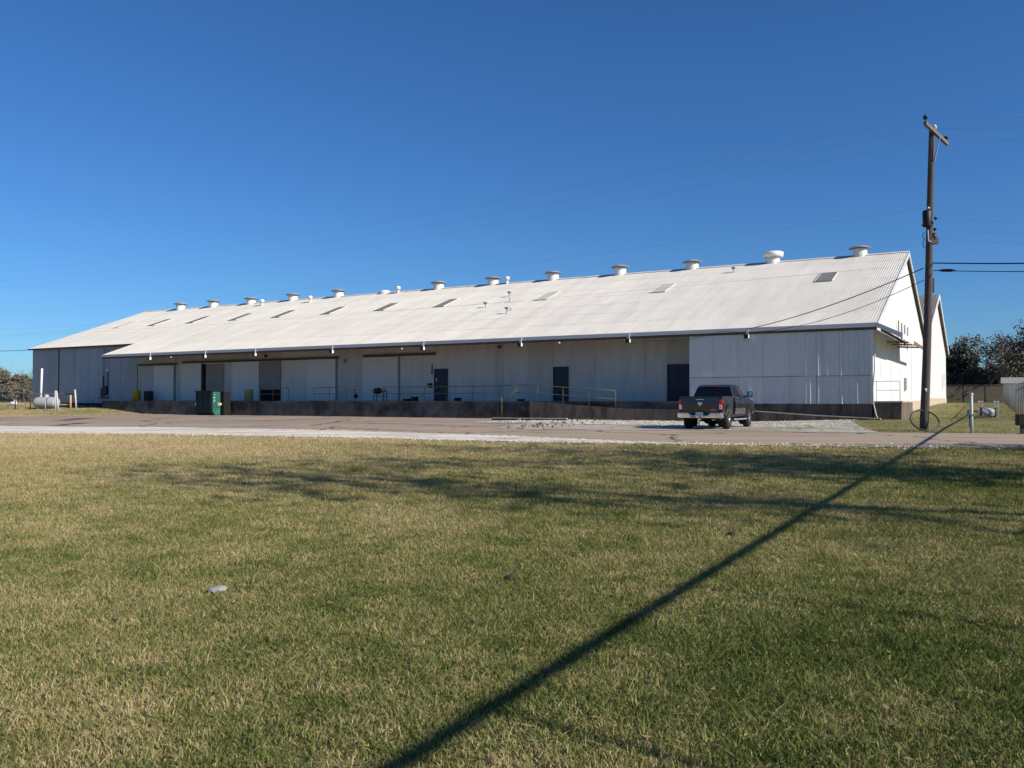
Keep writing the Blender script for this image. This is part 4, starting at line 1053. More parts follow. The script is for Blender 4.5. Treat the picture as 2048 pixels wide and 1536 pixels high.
# added unseen cable, right of the picture, put in to cast the diagonal lawn shadow
def sun_shift(p, h):
    L_ = h / math.tan(SUN_EL); return Vector((p[0] + math.cos(SUN_AZ) * L_, p[1] - math.sin(SUN_AZ) * L_, float(ground(p[0], p[1])) + h))
g0, g1 = G(780, 1536), G(1826, 897)
dr = Vector((g1.x - g0.x, g1.y - g0.y)).normalized()
hA = 3.0
pA = sun_shift(Vector((g0.x, g0.y)) - dr * 25, hA); pB = sun_shift(Vector((g1.x, g1.y)) + dr * 42, hA)
q0 = sun_shift((g0.x, g0.y), hA); q1 = sun_shift((g1.x, g1.y), hA); qd = (q1 - q0)
pA = q0 - qd * (25 / qd.length); pB = q1 + qd * (42 / qd.length)
cable('shadow_cable', pA, pB, .0, .037, 'added unseen black cable casting the long diagonal shadow on the lawn', 'aerial cable', M['cable'])
for (p, q, lab) in (((970, 1420), (1400, 1538), 'added unseen wire casting a thin lawn shadow, nearer the camera'), ((1385, 1176), (2048, 1264), 'added unseen wire casting a thin lawn shadow, farther from the camera')):  # extra unseen wires, added to throw the thin shadow lines
    a, b = G(*p), G(*q); d = Vector((b.x - a.x, b.y - a.y)).normalized()
    cable('shadow_wire', sun_shift((a.x, a.y), hA), sun_shift((a.x + d.x * 18, a.y + d.y * 18), hA - .6), 0, .024, lab, 'drop wire', M['cable'])

# hoop of pipe round the pole foot
hc = pb0 + Vector((-.14, -.42, 0)); hr = .58
hp = []
for k in range(41):
    a = 2 * math.pi * k / 40; hp.append(Vector((hr * math.cos(a), .32 * math.sin(a) , hr * .72 * math.sin(a) + hr * .72 + .03)))
ho = thing('pipe_hoop', hc, 0, 'black pipe hoop leaning round the foot of the utility pole', 'hoop')
MB().tube(hp, .035, 8, cap=False).build('hoop_ring', M['hose'], ho)

# ------------------------------------------------------------------ things on the right-hand grass
p = G(1943.5, 867)
mp_ = thing('marker_post', p, 0, 'pale pipe post with blue cloth tied to it at the road edge', 'post')
hh = (at_depth(1943.5, 788, p.y) - p).z
MB().tube([(0, 0, -.2), (0, 0, hh)], .055, 10).build('pipe', M['pvc'], mp_)
MB().lathe([(.068, hh - .03), (.068, hh + .03), (0, hh + .05)], 10).build('pipe_cap', M['pvc'], mp_)
MB().box((-.14, -.05, .72), (-.058, .05, .88)).box((-.09, -.03, .25), (-.062, .03, .719)).build('cloth', M['blue'], mp_)
MB().beam((.05, 0, 1.0), (.46, .3, .96), .05, .05).build('side_bar', M['rusty'], mp_)
p = G(1974, 835)
bg_ = thing('barrel_stand', p, R(-8), 'grey barrel lying on its side between two leaning frames on grass', 'barrel')
MB().lathe([(0, -.48), (.24, -.47), (.29, -.44), (.29, .44), (.24, .47), (0, .48)], 20, (0, 0, .30), 'x').build('barrel', M['tank'], bg_)
for s_ in (-1, 1):
    MB().lathe([(.30, 0), (.305, .10), (.25, .13), (.0, .13)] if s_ > 0 else [(.30, 0), (.305, -.10), (.25, -.13), (0, -.13)], 18, (s_ * .34, 0, .30), 'x').build('barrel_end', M['rust_dark'], bg_)
for x in (-.25, .62):
    for dx, yy in ((-.10, -.25), (.10, .45)):
        MB().beam((x + dx, yy, 0), (x + dx * .2 - .05, yy, 1.0), .06, .06).build('frame_leg', M['galv'], bg_)
    MB().beam((x - .06, -.25, .96), (x - .06, .45, .96), .06, .05).build('frame_bar', M['galv'], bg_)
MB().tube([(-.5, 0, .35), (-1.1, 0, .42)], .04, 6).build('axle_bar', M['rusty'], bg_)
a, b = G(1945, 837), G(2003, 834)
fb = thing('fallen_branch', a, 0, 'dark fallen branch lying on the grass before the barrel', 'branch')
d = b - a
MB().tube([Vector((0, 0, .04)), d * .35 + Vector((0, 0, .08)), d * .7 + Vector((0, .1, .12)), d + Vector((0, 0, .35))], [.07, .06, .045, .02], 7).build('branch_stem', M['bark_dark'], fb)
MB().tube([d * .5 + Vector((0, 0, .1)), d * .62 + Vector((0, -.3, .3))], [.03, .01], 5).build('side_twig', M['bark_dark'], fb)
p = G(2045, 869)
bx = thing('valve_box', p, R(-10), 'black box on a short stand at the right road edge', 'box')
MB().box((-.20, -.16, .34), (.20, .16, .74)).build('box_body', M['black'], bx, bevel=.02)
MB().box((-.215, -.175, .741), (.215, .175, .77)).build('box_lid', M['dark_steel'], bx)
MB().box((-.06, -.06, -.05), (.06, .06, .339)).build('stand', M['dark_steel'], bx)
MB().box((-.16, -.12, 0), (.16, .12, .05)).build('foot', M['dark_steel'], bx)

# chain link fence at right: posts, rails and woven wire
def chain_fence(name, a, b, h, label, spacing=3.0, mesh=.09, wire=.006, m='galv'):
    a, b = Vector(a), Vector(b); L_ = (b - a).xy.length; d = (b - a).xy.normalized()
    t = thing(name, (a.x, a.y, 0), 0, label, 'fence')
    n_ = int(L_ / spacing); tops = []
    for k in range(n_ + 1):
        x, y = d.x * L_ * k / n_, d.y * L_ * k / n_; z = float(ground(a.x + x, a.y + y))
        MB().tube([(x, y, z - .2), (x, y, z + h + .06)], .035, 8).build('post', M[m], t); tops.append(Vector((x, y, z)))
    MB().tube([p + Vector((0, 0, h)) for p in tops], .022, 6).build('top_rail', M[m], t)
    vs, fs = [], []; step = mesh; nn = int(L_ / step)
    dv = Vector((d.x, d.y, 0)); zs = [(k / n_ * L_, tops[k].z) for k in range(n_ + 1)]
    def zz_(s_): return float(np.interp(s_, [q[0] for q in zs], [q[1] for q in zs]))
    for k in range(-int(h / step), nn):
        for sg in (1, -1):
            s0, s1 = (k * step, k * step + h) if sg > 0 else (k * step + h, k * step)
            z0_, z1_ = .03, h
            if sg > 0:
                if s0 < 0: z0_ += -s0; s0 = 0
                if s1 > L_: z1_ -= s1 - L_; s1 = L_
            else:
                if s1 < 0: z1_ -= -s1; s1 = 0
                if s0 > L_: z0_ += s0 - L_; s0 = L_
            if z1_ - z0_ < .05: continue
            pa = dv * s0 + Vector((0, 0, zz_(s0) + z0_)); pb_ = dv * s1 + Vector((0, 0, zz_(s1) + z1_))
            o_ = len(vs); up_ = Vector((0, 0, wire))
            vs += [pa, pb_, pb_ + up_, pa + up_]; fs.append((o_, o_ + 1, o_ + 2, o_ + 3))
    MB().add(vs, fs).build('wire_mesh', M['fence_wire'], t, normals=False)
    return t
fa = G(2047, 836); fa = Vector((27.0, 45.0, 0))
chain_fence('chain_link_fence', (26.7, 44.8, 0), (54.6, 95.5, 0), 2.0, 'chain link fence receding along the right edge of the grass', 3.0, .12, .014, 'fence_wire')
# storage shed past the fence
sh = thing('storage_shed', (61.2, 104, float(ground(61.2, 104))), RZ, 'small grey metal shed beside the chain link fence', 'shed')
MB().box((-1.6, -2, 0), (1.6, 2, 2.4)).build('shed_wall', M['vent_cap'], sh)
MB().prism([(-2.2, 2.35), (0, 3.1), (2.2, 2.35)], 'x', -1.8, 1.8).build('shed_roof', M['vent_cap'], sh)
MB().tube([(.9, .5, 2.6), (.9, .5, 4.8)], .07, 8).build('flue', M['trim'], sh)
MB().box((.3, -2.03, 0), (1.2, -2.002, 2.0)).build('door', M['sky_dark'], sh)
# brown screened fence across the far field
pa, pb_ = Vector((50, 124)), Vector((73, 116))
bf = thing('screened_fence', (pa.x, pa.y, 0), math.atan2(pb_.y - pa.y, pb_.x - pa.x), 'brown fabric screened fence across the far end of the field', 'fence')
Lf = (pb_ - pa).length
for k in range(9):
    x0_ = k * Lf / 9
    zg = float(ground(*(pa.lerp(pb_, k / 9))))
    MB().tube([(x0_, 0, zg - .1), (x0_, 0, zg + 2.45)], .05, 6).build('post', M['bark_dark'], bf)
    MB().box((x0_ + .05, -.015, zg + .03), (x0_ + Lf / 9 - .05, .015, zg + 2.34)).build('screen_panel', M['windscreen'], bf)
MB().tube([(0, 0, float(ground(pa.x, pa.y)) + 2.42), (Lf, 0, float(ground(pb_.x, pb_.y)) + 2.42)], .08, 6).build('top_rail', M['bark_dark'], bf)

# ------------------------------------------------------------------ things on the left-hand grass
p = G(93, 818)
tn = thing('propane_tank', p, R(-4), 'grey white propane tank lying on the grass by the wing wall', 'propane tank')
sc = p.y / FPX
Lt, rt2 = 52 * sc, 11.0 * sc
prf = [(0, -Lt / 2)] + [(rt2 * math.sin(a), -Lt / 2 + rt2 * .75 * (1 - math.cos(a))) for a in np.linspace(.25, math.pi / 2, 6)] + [(rt2 * math.sin(a), Lt / 2 - rt2 * .75 * (1 - math.cos(a))) for a in np.linspace(math.pi / 2, .25, 6)] + [(0, Lt / 2)]
MB().lathe(prf, 24, (0, 0, rt2 + .10), 'x').build('tank_shell', M['tank'], tn)
MB().lathe([(.22, 0), (.22, .18), (.15, .26), (0, .28)], 14, (.0, 0, 2 * rt2 + .06)).build('valve_dome', M['tank'], tn)
for s_ in (-1, 1): MB().box((s_ * Lt * .28 - .1, -.35, -.05), (s_ * Lt * .28 + .1, .35, .22)).build('foot', M['concrete'], tn)
MB().lathe([(rt2 + .012, -.04), (rt2 + .012, .04)], 24, (Lt * .12, 0, rt2 + .10), 'x').build('band', M['dark_steel'], tn)
p2 = G(83, 817)
vp = thing('vent_stack', p2 + Vector((0, -.2, 0)), 0, 'tall white pipe stack rising above the propane tank', 'pipe')
y0 = p2.y - .2
MB().tube([Vector((0, 0, 0)), (at_depth(84, 737, y0) - p2 - Vector((0, -.2, 0)))], .10, 10).build('pipe', M['white'], vp)
z_ = (at_depth(83, 803, y0) - p2).z
MB().box((-.17, -.16, z_), (.13, .14, z_ + .32)).build('valve_box', M['black'], vp)
GB = 'weathered bollards around the propane tank'
for (q, yb, yt, r_, m_, lean, lab) in ((91.5, 821.5, 800, .075, 'pvc', 0, 'short white bollard in front of the propane tank'), (111, 822, 782, .07, 'pvc', -.02, 'upright pale bollard at the right end of the propane tank, beside the leaning one'),
                                   (117, 822, 783, .085, 'pvc', -.14, 'leaning pale bollard at the right end of the propane tank'), (141, 818.5, 791, .085, 'orange', 0, 'faded orange bollard right of the propane tank'),
                                   (152.5, 817.5, 780, .085, 'pvc', -.10, 'tall pale leaning bollard farthest from the propane tank')):
    p = G(q, yb); h_ = (at_depth(q, yt, p.y) - p).z
    t = thing('bollard', p, 0, lab, 'bollard', GB)
    MB().tube([(0, 0, -.1), (lean * h_ * .8, 0, h_)], r_, 10).build('bollard_pipe', M[m_], t)
    MB().lathe([(r_ * 1.05, 0), (r_ * 1.05, .04), (0, .08)], 10, (lean * h_ * .8, 0, h_ - .02)).build('bollard_cap', M['pvc'], t)
pfp = [G(q, y) for q, y in ((30.5, 819.5), (60.5, 819.5), (105, 817), (150, 815))]
pf = thing('pipe_fence', pfp[0], 0, 'dark pipe rail fence around the propane tank', 'fence')
tops = []
for p in pfp:
    a = p - pfp[0]; h_ = (at_depth(30, 788, p.y)).z - p.z
    MB().tube([a + Vector((0, 0, -.1)), a + Vector((0, 0, h_))], .055, 8).build('post', M['dark_steel'], pf); tops.append(a + Vector((0, 0, h_)))
MB().tube(tops, .05, 8).build('top_rail', M['rust_dark'], pf)
p = G(27, 810)
wb = thing('white_cylinder', p, 0, 'small white gas bottle lying on grass behind the pipe fence', 'gas bottle')
MB().lathe([(0, -.32), (.14, -.3), (.18, -.2), (.18, .2), (.14, .3), (0, .32)], 14, (0, 0, .17), 'x').build('bottle', M['white'], wb)
MB().lathe([(.13, .30), (.13, .50), (.08, .55), (0, .56)], 12, (.15, 0, 0)).build('collar', M['white'], wb)
chain_fence('chain_link_fence', (-72, 112, 0), (-44, 122, 0), 1.9, 'faint chain link fence left of the warehouse wing', 3.5, .3, .012, 'fence_wire')

# ------------------------------------------------------------------ trees
def tree(name, base, h, spread, label, kind, seed, group=None, leaf='leaf_oak', nleaf=3000, depth=5, trunk_r=None, crown_lo=.25, bark='bark', leafsize=.22, flat=.8, fork=.3):
    rnd = random.Random(seed)
    t = thing(name, base, 0, label, 'tree', group)
    segs = MB(); tips = []
    r0 = trunk_r or h * .022
    def grow(p, d, L_, r, lev):
        n_ = 3 if lev > 1 else 2; pts = [p]; rr = [r]
        for i in range(n_):
            d = (d + Vector((rnd.uniform(-1, 1), rnd.uniform(-1, 1), rnd.uniform(-.4, .6))) * (.16 + .03 * (depth - lev))).normalized()
            p = p + d * (L_ / n_); pts.append(p); rr.append(r * (1 - .35 * (i + 1) / n_))
        segs.tube(pts, rr, 7 if lev >= depth - 1 else (5 if lev > 1 else 3), cap=False)
        if lev <= 2: tips.extend(pts[1:])
        if lev == 0: return
        k = rnd.choice((2, 3, 3)) if lev > 1 else 3
        for j in range(k):
            side = Vector((rnd.uniform(-1, 1), rnd.uniform(-1, 1), rnd.uniform(-.25, .7)))
            nd = (d * .75 + side * spread).normalized()
            grow(pts[-1] if j < k - 1 else pts[rnd.choice((1, 2))], nd, L_ * rnd.uniform(.62, .85), rr[-1] * rnd.uniform(.55, .8), lev - 1)
    grow(Vector((0, 0, -.2)), Vector((rnd.uniform(-.1, .1), rnd.uniform(-.1, .1), 1)), h * fork, r0, depth)
    zmax = max(v[2] for v in segs.v); k_ = h / zmax
    segs.v = [(v[0] * k_, v[1] * k_, v[2] * k_) for v in segs.v]
    segs.build('trunk', M[bark], t, normals=False)
    if nleaf:
        tips = [Vector(p) * k_ for p in tips if p.z * k_ > h * crown_lo]
        if base[1] > 90: nleaf = int(nleaf * 1.7); leafsize *= .70
        V = np.empty((nleaf * 4, 3)); rl = np.random.default_rng(seed)
        for i in range(nleaf):
            c_ = tips[rnd.randrange(len(tips))] + Vector((rnd.gauss(0, 1), rnd.gauss(0, 1), rnd.gauss(0, .8))) * (h * .022 + .15)
            a_ = rl.normal(size=3); a_ /= np.linalg.norm(a_); b_ = np.cross(a_, rl.normal(size=3)); b_ /= np.linalg.norm(b_)
            s_ = leafsize * rnd.uniform(.6, 1.4); cc = np.array(c_)
            V[i*4:i*4+4] = [cc - a_*s_, cc + b_*s_*.6, cc + a_*s_, cc - b_*s_*.6]
        npmesh('crown', V, np.arange(nleaf * 4).reshape(-1, 4), M[leaf], t, smooth=False)
    return t
def tree_at(q, yd, top_y, **k):
    d = ray(q, 800); x, y = d.x / d.y * yd, yd
    z = float(ground(x, y)); h = at_depth(q, top_y, yd).z - z
    return tree(base=(x, y, z), h=h, **k)
GT = 'trees beyond the field at right'
tree_at(1918, 128, 690, name='live_oak_tree', spread=.9, label='dense dark evergreen oak nearest the rear warehouse corner', kind=0, seed=3, group=GT, nleaf=11000, depth=5, fork=.14, crown_lo=.05, leafsize=.30, bark='bark_dark')
tree_at(1950, 130, 700, name='live_oak_tree', spread=.8, label='dense dark evergreen oak above the middle of the screened fence', kind=0, seed=9, group=GT, nleaf=11000, depth=5, fork=.14, crown_lo=.05, leafsize=.30, bark='bark_dark')
tree_at(1922, 150, 664, name='pine_tree', spread=.7, label='tall loose crowned tree rising behind the dark oaks', kind=0, seed=14, group=GT, nleaf=2600, depth=5, fork=.34, crown_lo=.62, leaf='leaf_olive', leafsize=.26)
tree_at(1982, 122, 674, name='bare_tree', spread=.55, label='bare grey tree just right of the dark oaks', kind=1, seed=21, group=GT, nleaf=900, depth=6, leaf='leaf_brown', bark='twig', leafsize=.2, trunk_r=.34)
tree_at(2004, 121, 682, name='bare_tree', spread=.6, label='bare grey tree standing behind the shed roof end', kind=1, seed=25, group=GT, nleaf=700, depth=6, leaf='leaf_brown', bark='twig', leafsize=.2, trunk_r=.34)
tree_at(2028, 121, 662, name='bare_tree', spread=.5, label='tallest bare tree with upright twigs near the right edge', kind=1, seed=33, group=GT, nleaf=900, depth=6, leaf='leaf_brown', bark='twig', leafsize=.2)
tree_at(2056, 118, 645, name='evergreen_tree', spread=.8, label='evergreen tree with open branches cut by the right picture edge', kind=0, seed=41, group=GT, nleaf=2400, depth=5, leaf='leaf_oak', crown_lo=.35, leafsize=.24)
tree_at(2035, 128, 715, name='brush_tree', spread=.9, label='olive brown brushy tree behind the shed', kind=0, seed=47, group=GT, nleaf=2800, depth=6, leaf='leaf_olive', bark='twig', crown_lo=.05, fork=.2, leafsize=.25)
tree_at(1992, 126, 740, name='brush_tree', spread=1.0, label='low olive brush just above the screened fence, left of the shed', kind=0, seed=52, group=GT, nleaf=2600, depth=6, leaf='leaf_olive', bark='twig', crown_lo=.02, fork=.2, leafsize=.24)
tree_at(2090, 130, 690, name='brush_tree', spread=.9, label='brown brushy tree beyond the right picture edge', kind=0, seed=58, group=GT, nleaf=4000, depth=5, leaf='leaf_brown', crown_lo=.05, fork=.2, leafsize=.25)
GL = 'bare trees beyond the field at left'
tree_at(22, 190, 723, name='bare_tree', spread=.75, label='bare spreading tree left of the warehouse wing, farther from its wall', kind=1, seed=61, group=GL, nleaf=0, depth=6, bark='twig', fork=.25, trunk_r=.38)
tree_at(44, 185, 731, name='bare_tree', spread=.75, label='bare spreading tree close to the warehouse wing wall', kind=1, seed=66, group=GL, nleaf=0, depth=6, bark='twig', fork=.25, trunk_r=.38)
tree_at(2, 175, 735, name='brush_tree', spread=.8, label='brown brushy tree at the left picture edge', kind=0, seed=71, group=GL, nleaf=5000, depth=5, leaf='leaf_brown', crown_lo=.02, fork=.2, leafsize=.28)
tree_at(30, 172, 752, name='brush_tree', spread=1.0, label='low brown brush below the bare trees at left', kind=0, seed=77, group=GL, nleaf=5200, depth=5, leaf='leaf_brown', crown_lo=.02, fork=.2, leafsize=.28)
tree_at(58, 170, 752, name='brush_tree', spread=1.0, label='brown brush half hidden by the warehouse wing corner', kind=0, seed=79, group=GL, nleaf=5200, depth=5, leaf='leaf_brown', crown_lo=.02, fork=.2, leafsize=.28)
tree_at(-30, 175, 740, name='brush_tree', spread=1.0, label='brown brush outside the left picture edge', kind=0, seed=83, group=GL, nleaf=4200, depth=5, leaf='leaf_brown', crown_lo=.02, fork=.2, leafsize=.28)
for (q, yd, ty, sd, lab, lf_) in ((1902, 127, 742, 88, 'low dark brush beside the rear warehouse corner', 'leaf_oak'), (1930, 127, 738, 89, 'low dark brush under the first dark oak', 'leaf_oak'), (1962, 127, 742, 90, 'low dark brush under the second dark oak', 'leaf_oak'),
                        (2012, 127, 752, 91, 'olive brush directly behind the shed', 'leaf_olive'), (2044, 124, 745, 92, 'olive brush under the evergreen at the right picture edge', 'leaf_olive')):
    tree_at(q, yd, ty, name='brush_tree', spread=1.2, label=lab, kind=0, seed=sd, group=GT, nleaf=6500, depth=5, leaf=lf_, crown_lo=-1, fork=.05, leafsize=.24)
for (q, yd, ty, sd, lab) in ((10, 168, 770, 93, 'low grey brown brush by the left picture edge'), (36, 168, 768, 94, 'low grey brown brush near the wing corner')):
    tree_at(q, yd, ty, name='brush_tree', spread=1.3, label=lab, kind=0, seed=sd, group=GL, nleaf=6500, depth=5, leaf='leaf_brown', crown_lo=-1, fork=.05, leafsize=.25)
# the tree at right outside the picture that shades the lawn
for (qy, dist, h_, sd, nl, tr_, fk, lab) in ((990, 15, 18.5, 101, 3000, .56, .24, 'large unseen tree to the right of the lawn whose trunk shadow crosses the grass'),
                                    (958, 12.5, 13.0, 119, 2200, .36, .20, 'second shade tree to the right, nearer the road'),
                                    (915, 13, 12.0, 137, 1500, .30, .22, 'third shade tree to the right, beside the road')):
    s0 = G(2048, qy); tb = (s0.x + math.cos(SUN_AZ) * dist, s0.y - math.sin(SUN_AZ) * dist)
    tree(name='shade_tree', base=(tb[0], tb[1], float(ground(*tb))), h=h_, spread=.62, label=lab, kind=0, seed=sd, group='shade trees right of the lawn', nleaf=nl, depth=6, leaf='leaf_oak', crown_lo=.3, leafsize=.15, trunk_r=tr_, fork=fk)

# ------------------------------------------------------------------ lawn
def grass_material(name):
    m = bpy.data.materials.new(name); m.use_nodes = True
    nt = m.node_tree; n = nt.nodes; L = nt.links
    b = n['Principled BSDF']; b.inputs['Roughness'].default_value = .8; b.inputs['Specular IOR Level'].default_value = .0
    ge = n.new('ShaderNodeNewGeometry'); at = n.new('ShaderNodeAttribute'); at.attribute_name = 'rnd'
    oi = n.new('ShaderNodeObjectInfo')
    def noise(sc, off):
        mp = n.new('ShaderNodeMapping'); mp.inputs['Location'].default_value = (off, off * .7, 0); L.new(ge.outputs['Position'], mp.inputs[0])
        t = n.new('ShaderNodeTexNoise'); t.inputs['Scale'].default_value = sc; t.inputs['Detail'].default_value = 4; t.inputs['Roughness'].default_value = .6
        L.new(mp.outputs[0], t.inputs['Vector']); return t.outputs[0]
    def math_(op, a, b_):
        q = n.new('ShaderNodeMath'); q.operation = op
        for i, s_ in enumerate((a, b_)):
            if isinstance(s_, (int, float)): q.inputs[i].default_value = s_
            else: L.new(s_, q.inputs[i])
        return q.outputs[0]
    d = math_('ADD', math_('ADD', math_('MULTIPLY', noise(.22, 3.0), .82), .06), math_('MULTIPLY', noise(2.1, 11.0), .80))
    d = math_('ADD', d, math_('MULTIPLY', at.outputs['Fac'], .68))
    d = math_('ADD', d, math_('MULTIPLY', oi.outputs['Random'], .22))
    sp = n.new('ShaderNodeSeparateXYZ'); L.new(ge.outputs['Position'], sp.inputs[0])
    fy = n.new('ShaderNodeMapRange'); fy.inputs[1].default_value = 7; fy.inputs[2].default_value = 23; fy.inputs[3].default_value = 0; fy.inputs[4].default_value = .27; L.new(sp.outputs['Y'], fy.inputs[0])
    fx = n.new('ShaderNodeMapRange'); fx.inputs[1].default_value = -12; fx.inputs[2].default_value = 18; fx.inputs[3].default_value = .07; fx.inputs[4].default_value = -.27; L.new(sp.outputs['X'], fx.inputs[0])
    d = math_('ADD', math_('ADD', d, fy.outputs[0]), fx.outputs[0])
    cr = n.new('ShaderNodeValToRGB'); e = cr.color_ramp.elements
    e[0].position = .72; e[0].color = (.068, .10, .024, 1); e[1].position = 1.75; e[1].color = (.62, .475, .27, 1)
    sc_ = n.new('ShaderNodeMapRange'); sc_.inputs[1].default_value = .77; sc_.inputs[2].default_value = 1.83; L.new(d, sc_.inputs[0])
    e[0].position = 0.0; e[1].position = 1.0
    for pos, c in ((.22, (.122, .16, .041)), (.38, (.235, .245, .077)), (.50, (.39, .325, .15)), (.74, (.54, .42, .23))):
        x = cr.color_ramp.elements.new(pos); x.color = (*c, 1)
    L.new(sc_.outputs[0], cr.inputs[0]); L.new(cr.outputs[0], b.inputs['Base Color'])
    tr = n.new('ShaderNodeBsdfTranslucent'); L.new(cr.outputs[0], tr.inputs[0])
    mx = n.new('ShaderNodeMixShader'); mx.inputs[0].default_value = .22
    L.new(b.outputs[0], mx.inputs[1]); L.new(tr.outputs[0], mx.inputs[2]); L.new(mx.outputs[0], n['Material Output'].inputs[0])
    return m
M['grass'] = grass_material('lawn_grass_blade')
hidden = bpy.data.collections.new('grass_tufts')
def tuft(seed, nb=20, rad=.075, tall=0, hmin=.012, hmax=.036, w=.0023):
    r_ = random.Random(seed); vs, fs, at = [], [], []
    for i in range(nb):
        a, q = r_.uniform(0, 6.283), rad * math.sqrt(r_.random()); x, y = q * math.cos(a), q * math.sin(a)
        h = r_.uniform(hmin, hmax) * (2.2 if i < tall else 1); dry = r_.random(); b = r_.uniform(0, 6.283)
        lean = r_.uniform(.25, 1.3) * (1.0 + .8 * (dry > .6)); ww = w * r_.uniform(.7, 1.5)
        dx, dy = math.cos(b) * lean * h, math.sin(b) * lean * h; f = r_.uniform(0, 6.283); sx, sy = math.cos(f) * ww, math.sin(f) * ww
        o_ = len(vs); hz = h * (.55 if dry > .6 else 1)
        vs += [(x - sx, y - sy, -.005), (x + sx, y + sy, -.005), (x + dx * .4 + sx * .8, y + dy * .4 + sy * .8, hz * .6), (x + dx * .4 - sx * .8, y + dy * .4 - sy * .8, hz * .6), (x + dx, y + dy, hz)]
        fs += [(o_, o_ + 1, o_ + 2, o_ + 3), (o_ + 3, o_ + 2, o_ + 4)]; at += [dry] * 5
    me = bpy.data.meshes.new('grass_tuft'); me.from_pydata(vs, [], fs); me.materials.append(M['grass'])
    a_ = me.attributes.new('rnd', 'FLOAT', 'POINT'); a_.data.foreach_set('value', at)
    ob = bpy.data.objects.new('grass_tuft', me); hidden.objects.link(ob)
for k in range(8): tuft(200 + k, tall=(0, 0, 0, 1, 0, 0, 2, 4)[k])
M['weed'] = mat('green_weed_leaf', (.105, .125, .06), .7, .3, 2)
weedcol = bpy.data.collections.new('weed_tufts')
def weed_tuft(seed):
    r_ = random.Random(seed); vs, fs = [], []
    for i in range(16):
        b = r_.uniform(0, 6.283); h = r_.uniform(.03, .09); l_ = r_.uniform(.01, .05); w = .006
        x, y = l_ * math.cos(b), l_ * math.sin(b); f = b + 1.57; sx, sy = w * math.cos(f), w * math.sin(f); o_ = len(vs)
        vs += [(0, 0, 0), (x + sx, y + sy, h * .6), (x * 1.5, y * 1.5, h), (x - sx, y - sy, h * .6)]; fs.append((o_, o_ + 1, o_ + 2, o_ + 3))
    me = bpy.data.meshes.new('weed_tuft'); me.from_pydata(vs, [], fs); me.materials.append(M['weed'])
    weedcol.objects.link(bpy.data.objects.new('weed_tuft', me))
for k in range(4): weed_tuft(300 + k)
def scatter(name, pts, scales, label=None, src=None):
    me = bpy.data.meshes.new(name); me.from_pydata([tuple(p) for p in pts], [], [])
    a_ = me.attributes.new('sc', 'FLOAT', 'POINT'); a_.data.foreach_set('value', np.asarray(scales, np.float32))
    o = link(name, me); o['kind'] = 'stuff'
    if label: o['label'] = label; o['category'] = 'grass'
    ng = bpy.data.node_groups.new(name + '_nodes', 'GeometryNodeTree')
    ng.interface.new_socket('Geometry', in_out='INPUT', socket_type='NodeSocketGeometry'); ng.interface.new_socket('Geometry', in_out='OUTPUT', socket_type='NodeSocketGeometry')
    N = ng.nodes; gi_, go_ = N.new('NodeGroupInput'), N.new('NodeGroupOutput')
    ip = N.new('GeometryNodeInstanceOnPoints'); ci = N.new('GeometryNodeCollectionInfo'); ci.inputs[0].default_value = src or hidden
    ci.inputs['Separate Children'].default_value = True; ci.inputs['Reset Children'].default_value = True
    rv = N.new('FunctionNodeRandomValue'); rv.data_type = 'FLOAT_VECTOR'; rv.inputs[0].default_value = (-.12, -.12, 0); rv.inputs[1].default_value = (.12, .12, 6.283)
    na = N.new('GeometryNodeInputNamedAttribute'); na.data_type = 'FLOAT'; na.inputs[0].default_value = 'sc'
    lk = ng.links.new
    lk(gi_.outputs[0], ip.inputs['Points']); lk(ci.outputs[0], ip.inputs['Instance']); ip.inputs['Pick Instance'].default_value = True
    lk(rv.outputs[0], ip.inputs['Rotation']); lk(na.outputs[0], ip.inputs['Scale']); lk(ip.outputs[0], go_.inputs[0])
    md = o.modifiers.new('scatter', 'NODES'); md.node_group = ng
    return o
edge = resample(curve(LAWN_EDGE, 40, 45), 300)
def lawn_pts():
    P, S = [], []
    y = 2.2
    while y < 33:
        dy = .25 + .02 * y
        hw = .66 * (y + dy) + 3.0
        dens = 800 if y < 5 else 800 * (5 / y) ** 1.2
        n_ = int(dens * 2 * hw * dy)
        xx = rng.uniform(-hw, hw, n_); yy = rng.uniform(y, y + dy, n_)
        ye = np.interp(xx, edge[:, 0], edge[:, 1])
        ok = yy < ye + rng.normal(0, .12, n_) - .05
        xx, yy = xx[ok], yy[ok]
        zz_ = ground(xx, yy)
        P.append(np.stack([xx, yy, zz_], -1)); S.append(rng.uniform(.7, 1.35, len(xx)) * (1 + max(0, y - 6) * .035))
        y += dy
    return np.concatenate(P), np.concatenate(S)
P, S = lawn_pts(); print('lawn tufts', len(P))
scatter('lawn_grass', P, S)
